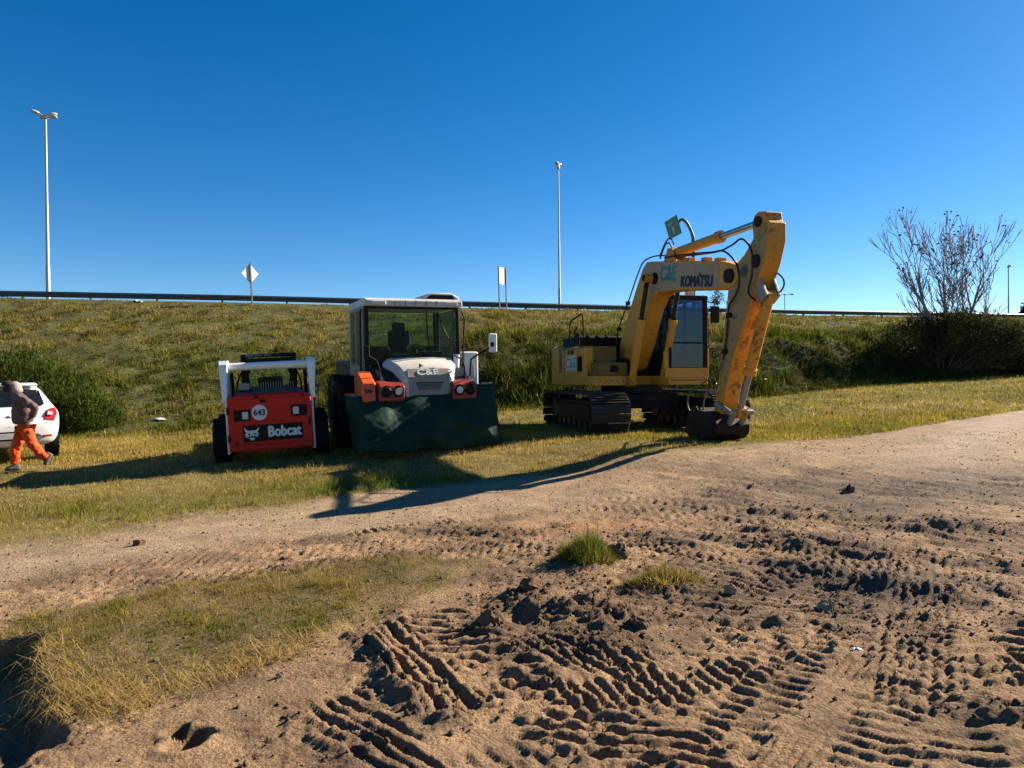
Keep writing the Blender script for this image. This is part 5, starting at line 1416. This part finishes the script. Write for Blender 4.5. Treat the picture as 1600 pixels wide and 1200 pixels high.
# ------------------------------------------------------------------ guard rail along the crest
GR = thing('guard_rail', 'long dark steel guard rail with posts along the top of the embankment', 'guard rail', (0, 46.5, 5.75))
GO = Vector((0, 46.5, 5.75))
pts_x = np.linspace(-48, 64, 2000); pts_y = np.interp(pts_x, CREST_X, CREST_Y) + 1.2
arc = np.concatenate([[0], np.cumsum(np.hypot(np.diff(pts_x), np.diff(pts_y)))])
npost = int(arc[-1] // 3.81)
posts = []
for i in range(npost + 1):
    a = i * 3.81
    X_ = float(np.interp(a, arc, pts_x)); Y_ = float(np.interp(a, arc, pts_y))
    posts.append(Vector((X_, Y_, float(np.interp(X_, CREST_X, CREST_Z)))))
pm = MB(); pm.box((0, 0, .05), (.11, .15, 1.0)); pm.box((0, -.10, .34), (.10, .08, .22)); pmesh = pm.mesh('post'); pmesh.materials.append(M['rail'])
bm2 = MB()
ZR = -.28
wprof = [(-.03, .48), (-.07, .52), (-.10, .56), (-.10, .60), (-.05, .64), (-.05, .67), (-.10, .71), (-.10, .75), (-.07, .79), (-.03, .83), (-.02, .83), (-.02, .48)]
bm2.prism([(y_, z_ + ZR) for y_, z_ in wprof], 'x', -.02, 3.83); bmesh_ = bm2.mesh('beam'); bmesh_.materials.append(M['rail'])
for i, p in enumerate(posts):
    d = (posts[min(i + 1, npost)] - posts[max(i - 1, 0)])
    share('post', pmesh, GR, p - GO, (0, 0, math.atan2(d.y, d.x)))
    if i < npost:
        e = posts[i + 1] - p
        b = share('beam', bmesh_, GR, p - GO + Vector((0, -.13, 0)), (0, -math.asin(e.z / e.length), math.atan2(e.y, e.x)))

# ------------------------------------------------------------------ tall lamp posts
def lamp_post(label, x, y, top, arms, wbase=.13, head=.75, group='tall street lamps along the highway'):
    zb = gz(x, y, False)
    h = top - zb
    o = thing('lamp_post', label, 'lamp post', (x, y, zb), group=group)
    MB().tube([(0, 0, 0), (0, 0, h * .24), (0, 0, h * .245), (0, 0, h * .55), (0, 0, h * .555), (0, 0, h)], [wbase, wbase, wbase * .8, wbase * .75, wbase * .62, wbase * .5], 12).build('pole', M['galv'], o)
    MB().lathe((0, 0, h), [(-.1, wbase * .5), (-.1, wbase * 1.2), (.12, wbase * 1.2), (.16, .02)], 12, 'z').build('hub', M['galv'], o)
    for (ang, ln, rise) in arms:
        d = Vector((math.cos(R(ang)), math.sin(R(ang)), 0))
        a = MB().tube([(0, 0, h), d * ln + Vector((0, 0, h + rise))], .045, 8).build('arm', M['galv'], o)
        c = d * (ln + head * .45) + Vector((0, 0, h + rise + .05))
        rings = []
        for t, w, z0_, z1_ in ((-.5, .06, -.04, .06), (-.3, .15, -.10, .11), (0, .20, -.13, .15), (.3, .17, -.10, .12), (.5, .05, -.03, .05)):
            q = c + d * t * head + Vector((0, 0, t * rise * .4)); s_ = Vector((-d.y, d.x, 0))
            rings.append([q + s_ * w * math.cos(k) + Vector((0, 0, (z1_ if math.sin(k) > 0 else -z0_) * math.sin(k))) for k in np.linspace(0, 2 * math.pi, 9)[:-1]])
        MB().loft(rings).build('lamp_head', M['galv'], a, angle=60)
    return o
lamp_post('tall grey lamp post with a cluster of lamp heads behind the guard rail', -32.9, 50.5, 20.4, [(200, .40, .25), (150, .2, .05), (30, .16, .22), (-15, .45, -.12), (80, .2, .25)], .14, .58)
lamp_post('slender lamp post seen end-on, rising behind the rail left of the excavator', 4.25, 62.5, 20.0, [(80, .7, .55), (260, .75, .0)], .12, .8)
lamp_post('tiny distant double-headed lamp post beyond the excavator arm', 46.2, 120.0, 15.2, [(180, .9, .1), (0, .9, .0)], .13, .8)
lamp_post('distant thin lamp post beside the bare tree', 59.5, 85.0, 14.3, [(250, .3, .0)], .11, .5)

# ------------------------------------------------------------------ road signs
def on_slope(x, y): return gz(x, y, False)
sx_, sy_ = -15.3, 41.9
o = thing('diamond_sign', 'white diamond road sign seen from behind on a dark post', 'road sign', (sx_, sy_, on_slope(sx_, sy_) - .05), (0, R(-2.5), R(50)))
MB().box((0, -.05, 1.25), (.09, .06, 2.6)).build('post', M['galvdark'], o, .008)
MB().prism([(0, 1.30), (.55, 1.88), (0, 2.46), (-.55, 1.88)], 'y', .0, .02).build('panel', M['signback'], o)
sx_, sy_ = -.52, 45.0
o = thing('two_post_sign', 'narrow white sign panel between two dark posts on the embankment crest', 'road sign', (sx_, sy_, on_slope(sx_, sy_) - .1), (0, R(-1.5), R(63)))
MB().box((-.48, 0, 1.35), (.07, .07, 2.9)).build('post', M['galvdark'], o, .006)
MB().box((.48, 0, 1.35), (.07, .07, 2.9)).build('post', M['galvdark'], o, .006)
MB().box((0, .05, 2.25), (.95, .02, 1.05)).build('panel', M['signback'], o)
# cantilevered green sign
sx_, sy_ = 12.95, 50.4
zb = on_slope(sx_, sy_ + 2)
o = thing('cantilever_sign', 'green panel hanging from a bent steel pole behind the excavator boom', 'road sign', (sx_, sy_, zb))
MB().tube(smooth_path([(0, 0, 0), (0, 0, 4.6), (-.08, 0, 5.6), (-.45, 0, 6.4), (-.80, 0, 6.65), (-1.0, 0, 6.5), (-1.2, 0, 6.2)], 6), [.13] * 12 + [.11] * 13 + [.09] * 12, 12).build('pole', M['galvdark'], o)
pw_, ph_ = Vector((.42, -1.9, .10)), Vector((-.36, 0, 1.28))
cc = Vector((-1.36, .3, 6.15))
nn = pw_.cross(ph_).normalized()
g_ = MB(); c4 = [cc - pw_ / 2 - ph_ / 2, cc + pw_ / 2 - ph_ / 2, cc + pw_ / 2 + ph_ / 2, cc - pw_ / 2 + ph_ / 2]
g_.add([p - nn * .02 for p in c4] + [p + nn * .02 for p in c4], [(3, 2, 1, 0), (4, 5, 6, 7), (0, 1, 5, 4), (1, 2, 6, 5), (2, 3, 7, 6), (3, 0, 4, 7)])
pnl = g_.build('panel', M['signgreen'], o)
for sg in (-1, 1):
    def sp(u, v): return cc + pw_ * u + ph_ * v + nn * (.026 * sg)
    ar_ = MB(); pts4 = [sp(*q) for q in ((-.03, -.35), (.05, -.35), (.05, -.12), (.12, -.12), (.01, .08), (-.10, -.12), (-.03, -.12))]
    k = len(pts4); ar_.add(pts4 + [p + nn * .004 * sg for p in pts4], [tuple(range(k)), tuple(range(k, 2 * k))] + [(i, (i + 1) % k, k + (i + 1) % k, k + i) for i in range(k)])
    ar_.build('arrow_mark', M['chalk'], pnl)
    for (u0, u1, v0) in ((-.32, .05, .26), (-.25, .0, .14)):
        ln = MB(); q4 = [sp(u0, v0), sp(u1, v0), sp(u1, v0 + .05), sp(u0, v0 + .05)]
        ln.add(q4 + [p + nn * .004 * sg for p in q4], [(0, 1, 2, 3), (4, 5, 6, 7), (0, 1, 5, 4), (1, 2, 6, 5), (2, 3, 7, 6), (3, 0, 4, 7)]); ln.build('text_line', M['chalk'], pnl)

# ------------------------------------------------------------------ shrubs and trees
def leaf_mesh(P, size, aspect, col, upbias=0.0, name='foliage'):
    n = len(P)
    d = rng.normal(0, 1, (n, 3)); d[:, 2] = np.abs(d[:, 2]) * (1 + 2 * upbias) - (0 if upbias else .5)
    d /= np.linalg.norm(d, axis=1)[:, None]
    a = rng.normal(0, 1, (n, 3)); w = np.cross(d, a); w /= np.linalg.norm(w, axis=1)[:, None] + 1e-9
    L = (size * rng.uniform(.6, 1.4, n))[:, None]; W = L * aspect
    co = np.stack([P, P + d * L * .5 + w * W, P + d * L, P + d * L * .5 - w * W], 1).reshape(-1, 3)
    F = np.arange(n * 4).reshape(-1, 4)
    return np_mesh(name, co, F, np.repeat(np.clip(col, .002, .9), 4, 0), smooth=False)

def clump_points(blobs, n, shell=.45):
    out = []
    vol = np.array([b[3] * b[4] * b[5] for b in blobs]); vol = vol / vol.sum()
    for b, k in zip(blobs, (vol * n).astype(int)):
        v = rng.normal(0, 1, (k, 3)); v /= np.linalg.norm(v, axis=1)[:, None]
        r = (shell + (1 - shell) * rng.random(k)) ** .7
        bump = 1 + .28 * fbm(v[:, 0] * 2.3 + b[0] * 3, v[:, 2] * 2.3 + v[:, 1] * 1.7 + b[1], 401, 3)
        out.append(np.array(b[:3]) + v * np.array(b[3:6]) * (r * bump)[:, None])
    return np.concatenate(out)

def shrub(name, label, x, y, blobs, n, size, aspect, c0, c1, upbias, cat='shrub', stems=12, group=None, twig_h=1.0):
    zb = on_slope(x, y)
    o = thing(name, label, cat, (x, y, zb), group=group)
    P = clump_points(blobs, n)
    P = P[P[:, 2] > -.35]
    t = rng.random((len(P), 1)); c = (np.array(c0) * t + np.array(c1) * (1 - t)) * (0.8 + .5 * fbm(P[:, 0] * 1.7, P[:, 2] * 1.7 + P[:, 1], 403, 3))[:, None]
    lo = mesh_obj('foliage', leaf_mesh(P, size, aspect, c, upbias), M['leaf'], o)
    st = MB()
    for k in range(stems):
        q = P[rng.integers(len(P))]
        b0 = Vector((q[0] * .3, q[1] * .3, -.15)); q = Vector(q)
        m_ = b0.lerp(q, .5) + Vector((rng.normal(0, .1), rng.normal(0, .1), .15))
        st.tube([b0, m_, q], [.03, .018, .006], 5)
    st.build('stem', M['twig'], o)
    return o
shrub('green_shrub', 'large feathery green shrub behind the white car', -13.0, 19.2,
      [(-2.2, 0, .8, 2.0, 1.2, 1.15), (-.5, .1, .9, 1.4, 1.1, 1.25), (.6, .2, .65, 1.2, .9, .95), (1.4, .1, .4, .9, .8, .65), (-4.2, .2, .8, 1.6, 1.2, 1.1), (1.9, -.1, .2, .6, .6, .40), (-1.3, -.3, 1.3, .9, .7, .75)], 48000, .14, .10, (.105, .145, .028), (.040, .07, .014), 1.2, stems=24)
shrub('dark_thicket', 'dark tangled thicket at the foot of the bare tree', 17.6, 29.2,
      [(-.6, .8, .8, 1.7, 1.3, 1.3), (1.2, .5, 1.0, 1.9, 1.3, 1.45), (3.0, .6, .7, 1.9, 1.2, 1.2), (.9, 0, 1.75, .9, .8, .55), (2.6, .3, 1.6, 1.1, .8, .5), (-1.9, .9, .4, 1.0, .8, .6)], 22000, .15, .16, (.10, .105, .035), (.045, .05, .022), .2, 'thicket', 110)
shrub('dark_thicket', 'lower dark thicket running out of frame beside the bare tree', 23.0, 30.6,
      [(-1.0, .3, .6, 1.7, 1.2, 1.0), (1.2, .4, .7, 1.9, 1.2, 1.15), (3.3, .3, .7, 1.8, 1.2, 1.1)], 16000, .16, .15, (.10, .11, .038), (.045, .052, .022), .3, 'thicket', 30)
shrub('roadside_bush', 'sparse dark bush poking above the rail at the left edge of the picture', -35.6, 48.5,
      [(0, 0, 1.0, .7, .5, 1.0), (-.9, 0, 1.4, .6, .5, 1.1), (.9, 0, .6, .5, .4, .7)], 900, .16, .22, (.045, .055, .02), (.02, .03, .01), .2, 'bush', 9)
for (x_, y_, sc, lab) in ((58.0, 79.0, 1.0, 'dark round distant tree at the right picture edge'), (61.5, 81.0, 1.15, 'brownish distant tree at the right picture edge beside a darker one')):
    shrub('distant_tree', lab, x_, y_, [(0, 0, 1.6 * sc, 1.3 * sc, 1.2, 1.9 * sc), (.9, .2, .9 * sc, 1.0, 1.0, 1.2 * sc), (-.7, .2, 1.2 * sc, .9, .9, 1.3 * sc)], 5000, .24, .35, (.03, .045, .018) if sc == 1 else (.09, .07, .035), (.012, .022, .008), 0, 'tree', 14)

def branch_tree(name, label, x, y, zoff, stems, leaf_n, seed, leafcol, spread, lsize, parts_cat='tree', minr=.006):
    rr = random.Random(seed)
    zb = on_slope(x, y) + zoff
    o = thing(name, label, parts_cat, (x, y, zb))
    tips = []
    br = MB()
    def grow(mb, p, d, L, r, depth):
        n = 4 if depth > 1 else 3
        pts, rs = [p.copy()], [r]
        for i in range(n):
            d = (d + Vector((rr.gauss(0, .09), rr.gauss(0, .09), rr.gauss(.035, .05)))).normalized()
            p = p + d * (L / n)
            pts.append(p.copy()); rs.append(max(minr, r * (1 - .45 * (i + 1) / n)))
        mb.tube(pts, rs, 6 if r > .03 else 4, caps=False)
        if depth == 0:
            tips.append(p); return
        k = rr.choice((2, 2, 3))
        for j in range(k):
            a = rr.uniform(0, 2 * math.pi); sp_ = rr.uniform(.25, .62) * spread
            q = (d + Vector((math.cos(a) * sp_, math.sin(a) * sp_, rr.uniform(-.05, .25)))).normalized()
            grow(br, p, q, L * rr.uniform(.62, .85), max(minr, rs[-1] * rr.uniform(.62, .8)), depth - 1)
        for i in range(1, n):
            if rr.random() < .85:
                a = rr.uniform(0, 2 * math.pi)
                q = (d + Vector((math.cos(a) * .8, math.sin(a) * .8, .25))).normalized()
                grow(br, pts[i], q, L * rr.uniform(.35, .6), max(minr, rs[i] * .4), max(0, depth - 2))
    for (bx_, dx_, dy_, L_, r_, dep) in stems:
        tk_ = MB()
        grow(tk_, Vector((bx_, rr.uniform(-.25, .25), -.3)), Vector((dx_, dy_, 1)).normalized(), L_, r_, dep)
        tk_.build('trunk', M['bark'], o)
    b_ = br.build('branches', M['bark'], o)
    if leaf_n:
        tp = np.array([tuple(t) for t in tips])
        w = np.exp(1.4 * fbm(tp[:, 0] * .9 + seed, tp[:, 2] * .9, 411 + seed, 2)) * (1 + 1.2 * (tp[:, 0] > .6)) * np.where(tp[:, 2] > np.percentile(tp[:, 2], 45), 1, .25)
        idx = rng.choice(len(tp), leaf_n, p=w / w.sum())
        P = tp[idx] + rng.normal(0, lsize * .8, (leaf_n, 3))
        t = rng.random((leaf_n, 1))
        mesh_obj('leaves', leaf_mesh(P, lsize, .28, (np.array(leafcol[0]) * t + np.array(leafcol[1]) * (1 - t)), 0, 'leaves'), M['leaf'], o)
    return o
branch_tree('bare_tree', 'tall leafless multi-stemmed tree with a few brown leaf clusters at its tips', 18.25, 29.9, .5,
            [(-.45, -.03, 0, 2.2, .14, 4), (-.2, .02, .1, 2.4, .16, 4), (.05, .03, -.1, 2.1, .11, 4), (1.1, .03, 0, 2.2, .13, 4), (1.35, .12, .1, 2.1, .07, 4), (.8, .08, -.1, 2.0, .07, 4), (1.6, .22, 0, 1.8, .06, 3), (-.9, -.08, 0, 1.7, .05, 3), (.45, -.02, .1, 2.1, .07, 4), (.3, .06, 0, 1.7, .05, 4)],
            360, 5, ((.075, .045, .025), (.035, .028, .012)), .46, .15, minr=.012)
bpy.data.objects['bare_tree'].scale = (.88, .88, .88)
branch_tree('small_tree', 'small bushy bare tree showing above the rail beside the excavator cab', 16.1, 58.5, 0, [(0, .05, 0, 1.1, .07, 3), (.25, .2, 0, .9, .05, 3), (-.2, -.2, 0, .9, .05, 3)], 900, 9, ((.10, .075, .05), (.045, .045, .025)), 1.1, .14)

# ------------------------------------------------------------------ soil crumbs, clods, stones, litter
ICO_V = np.array([(1, 0, 0), (-1, 0, 0), (0, 1, 0), (0, -1, 0), (0, 0, 1), (0, 0, -1)], float)
ICO_F = np.array([(0, 2, 4), (2, 1, 4), (1, 3, 4), (3, 0, 4), (2, 0, 5), (1, 2, 5), (3, 1, 5), (0, 3, 5)])
def crumbs(name, label, n, region, smin, smax, keepfn, mat, c0, c1):
    x = rng.uniform(region[0], region[1], n); y = region[2] + (region[3] - region[2]) * rng.random(n) ** 1.4
    k = rng.random(n) < keepfn(x, y)
    k &= in_view(x, y, .6)
    x, y = x[k], y[k]; n = len(x)
    s = smin * (smax / smin) ** (rng.random(n) ** 3.0)
    z = height(x, y) + s * .12
    V = ICO_V[None] * (1 + rng.normal(0, .30, (n, 6, 3))) * (s[:, None, None] * rng.uniform(.6, 1.2, (n, 1, 3)))
    ra = rng.uniform(0, 6.28, (n, 1)); ca, sa = np.cos(ra), np.sin(ra)
    V = np.stack([V[..., 0] * ca - V[..., 1] * sa, V[..., 0] * sa + V[..., 1] * ca, V[..., 2]], -1)
    V = V + np.stack([x, y, z], 1)[:, None]
    F = (ICO_F[None] + (np.arange(n) * 6)[:, None, None]).reshape(-1, 3)
    t = rng.random((n, 1)); c = np.array(c0) * t + np.array(c1) * (1 - t)
    me = np_mesh(name, V.reshape(-1, 3), F, np.repeat(c, 6, 0), smooth=False)
    return tag(mesh_obj(name, me, M['ground']), label, 'crumbs', kind='stuff')
def lotmask(x, y):
    up, sd, turf, smooth = masks(x, y)
    return (1 - turf) * (0.10 + 0.9 * crumble(x, y)) * (1 - .80 * smooth)
crumbs('soil_crumbs', 'loose brown soil crumbs scattered over the churned dirt', 50000, (-3.4, 5.5, 2.4, 8.5), .003, .020, lotmask, 'ground', (.29, .19, .115), (.12, .082, .055))
crumbs('gravel', 'fine dark gravel strewn over the dirt track', 30000, (-6, 12, 4.0, 14), .005, .018, lambda x, y: np.where(y < edge_y(x, y), .55, 0), 'ground', (.36, .28, .21), (.07, .055, .045))

def lump(name, label, cat, x, y, s, mat, seed, sc=(1, 1, .7), group=None, sink=.3):
    r_ = np.random.default_rng(seed)
    b = bmesh.new(); bmesh.ops.create_icosphere(b, subdivisions=3, radius=1.0)
    for v in b.verts:
        p = np.array([v.co[:]])
        f = 1 + .55 * float(fbm(p[:, 0] * 1.6 + seed, p[:, 1] * 1.6 + p[:, 2] * 1.9, 500 + seed, 2)[0]) + .35 * float(fbm(p[:, 0] * 5 + seed, p[:, 1] * 5 + p[:, 2] * 4, 520, 2)[0])
        v.co *= f
    me = bpy.data.meshes.new(name); b.to_mesh(me); b.free()
    o = mesh_obj(name, me, mat)
    o.scale = (s * sc[0], s * sc[1], s * sc[2]); o.rotation_euler = (seed * .7, seed * 1.1, seed * 1.3)
    o.location = (x, y, gz(x, y) + s * sc[2] * (1 - sink) * .35)
    return tag(o, label, cat, group)
lump('dirt_clod', 'lone black dirt clod lying on the grey gravel patch of the track', 'clod', 4.14, 8.77, .085, M['clod'], 3)
lump('dirt_clod', 'dark dirt clod on the smooth track below the dry grass margin', 'clod', -3.81, 7.22, .055, M['clod'], 4)
lump('dirt_clod', 'big rough clod at the near end of the churned mound', 'clod', .78, 4.40, .055, M['clod'], 6)
lump('dirt_clod', 'upright clod standing on the churned mound', 'clod', .12, 5.10, .07, M['clod'], 7, (.8, .8, 1.1))
lump('dirt_clod', 'broad clod in the middle of the churned mound', 'clod', .46, 4.80, .09, M['clod'], 8)
lump('dirt_clod', 'dark clod just behind the upright green tussock', 'clod', .92, 6.22, .08, M['clod'], 9, (1.2, .9, .9))
lump('dirt_clod', 'clod beside the long diagonal groove below the mound', 'clod', -.15, 4.52, .07, M['clod'], 10)
lump('stone', 'flat pale stone between the crawler prints near the bottom', 'stone', .42, 3.30, .028, M['stone'], 11, (1.3, .8, .5))
lump('stone', 'tan flat stone on the dark ridge of the ruts', 'stone', 2.02, 4.62, .05, M['stone'], 12, (1.5, .9, .6))
lump('stone', 'pale stone at the near end of the low grass clump', 'stone', 1.52, 4.98, .045, M['stone'], 13, (1.3, .9, .4))
lump('stone', 'round pale stone at the bottom of the picture beside the left prints', 'stone', -.72, 3.22, .022, M['stone'], 14, (1, 1, .8))
lump('stone', 'small cream stone at the edge of the trailing straw', 'stone', -1.28, 3.86, .024, M['stone'], 15)
def crumple(name, label, x, y, s, seed, fine=True, mat='litter'):
    r_ = np.random.default_rng(seed)
    n = 7
    g = np.linspace(-1, 1, n); X_, Y_ = np.meshgrid(g, g, indexing='ij')
    Zc = .45 * r_.random((n, n)) * (1.2 - np.hypot(X_, Y_) * .6)
    X_ = X_ + r_.normal(0, .16, (n, n)); Y_ = Y_ * .7 + r_.normal(0, .16, (n, n))
    i = (np.arange(n - 1)[:, None] * n + np.arange(n - 1)[None, :])
    me = np_mesh(name, np.stack([X_, Y_, Zc], -1).reshape(-1, 3) * s, np.stack([i, i + n, i + n + 1, i + 1], -1).reshape(-1, 4), smooth=False)
    o = mesh_obj(name, me, M[mat]); o.location = (x, y, gz(x, y, fine) + .02)
    md = o.modifiers.new('t', 'SOLIDIFY'); md.thickness = .004
    return tag(o, label, 'litter')
crumple('plastic_scrap', 'crumpled silver wrapper lying in the tyre ruts', 1.91, 3.95, .026, 1, True, 'galv')
crumple('plastic_scrap', 'crumpled white bag on the green slope beside the loader', -9.9, 19.9, .17, 2, False)
crumple('plastic_scrap', 'scrap of white litter near the crest under the guard rail', -21.7, 41.2, .28, 3, False)
crumple('plastic_scrap', 'pale litter caught on the embankment right of the bucket cylinder', 8.6, 24.4, .22, 4, False)
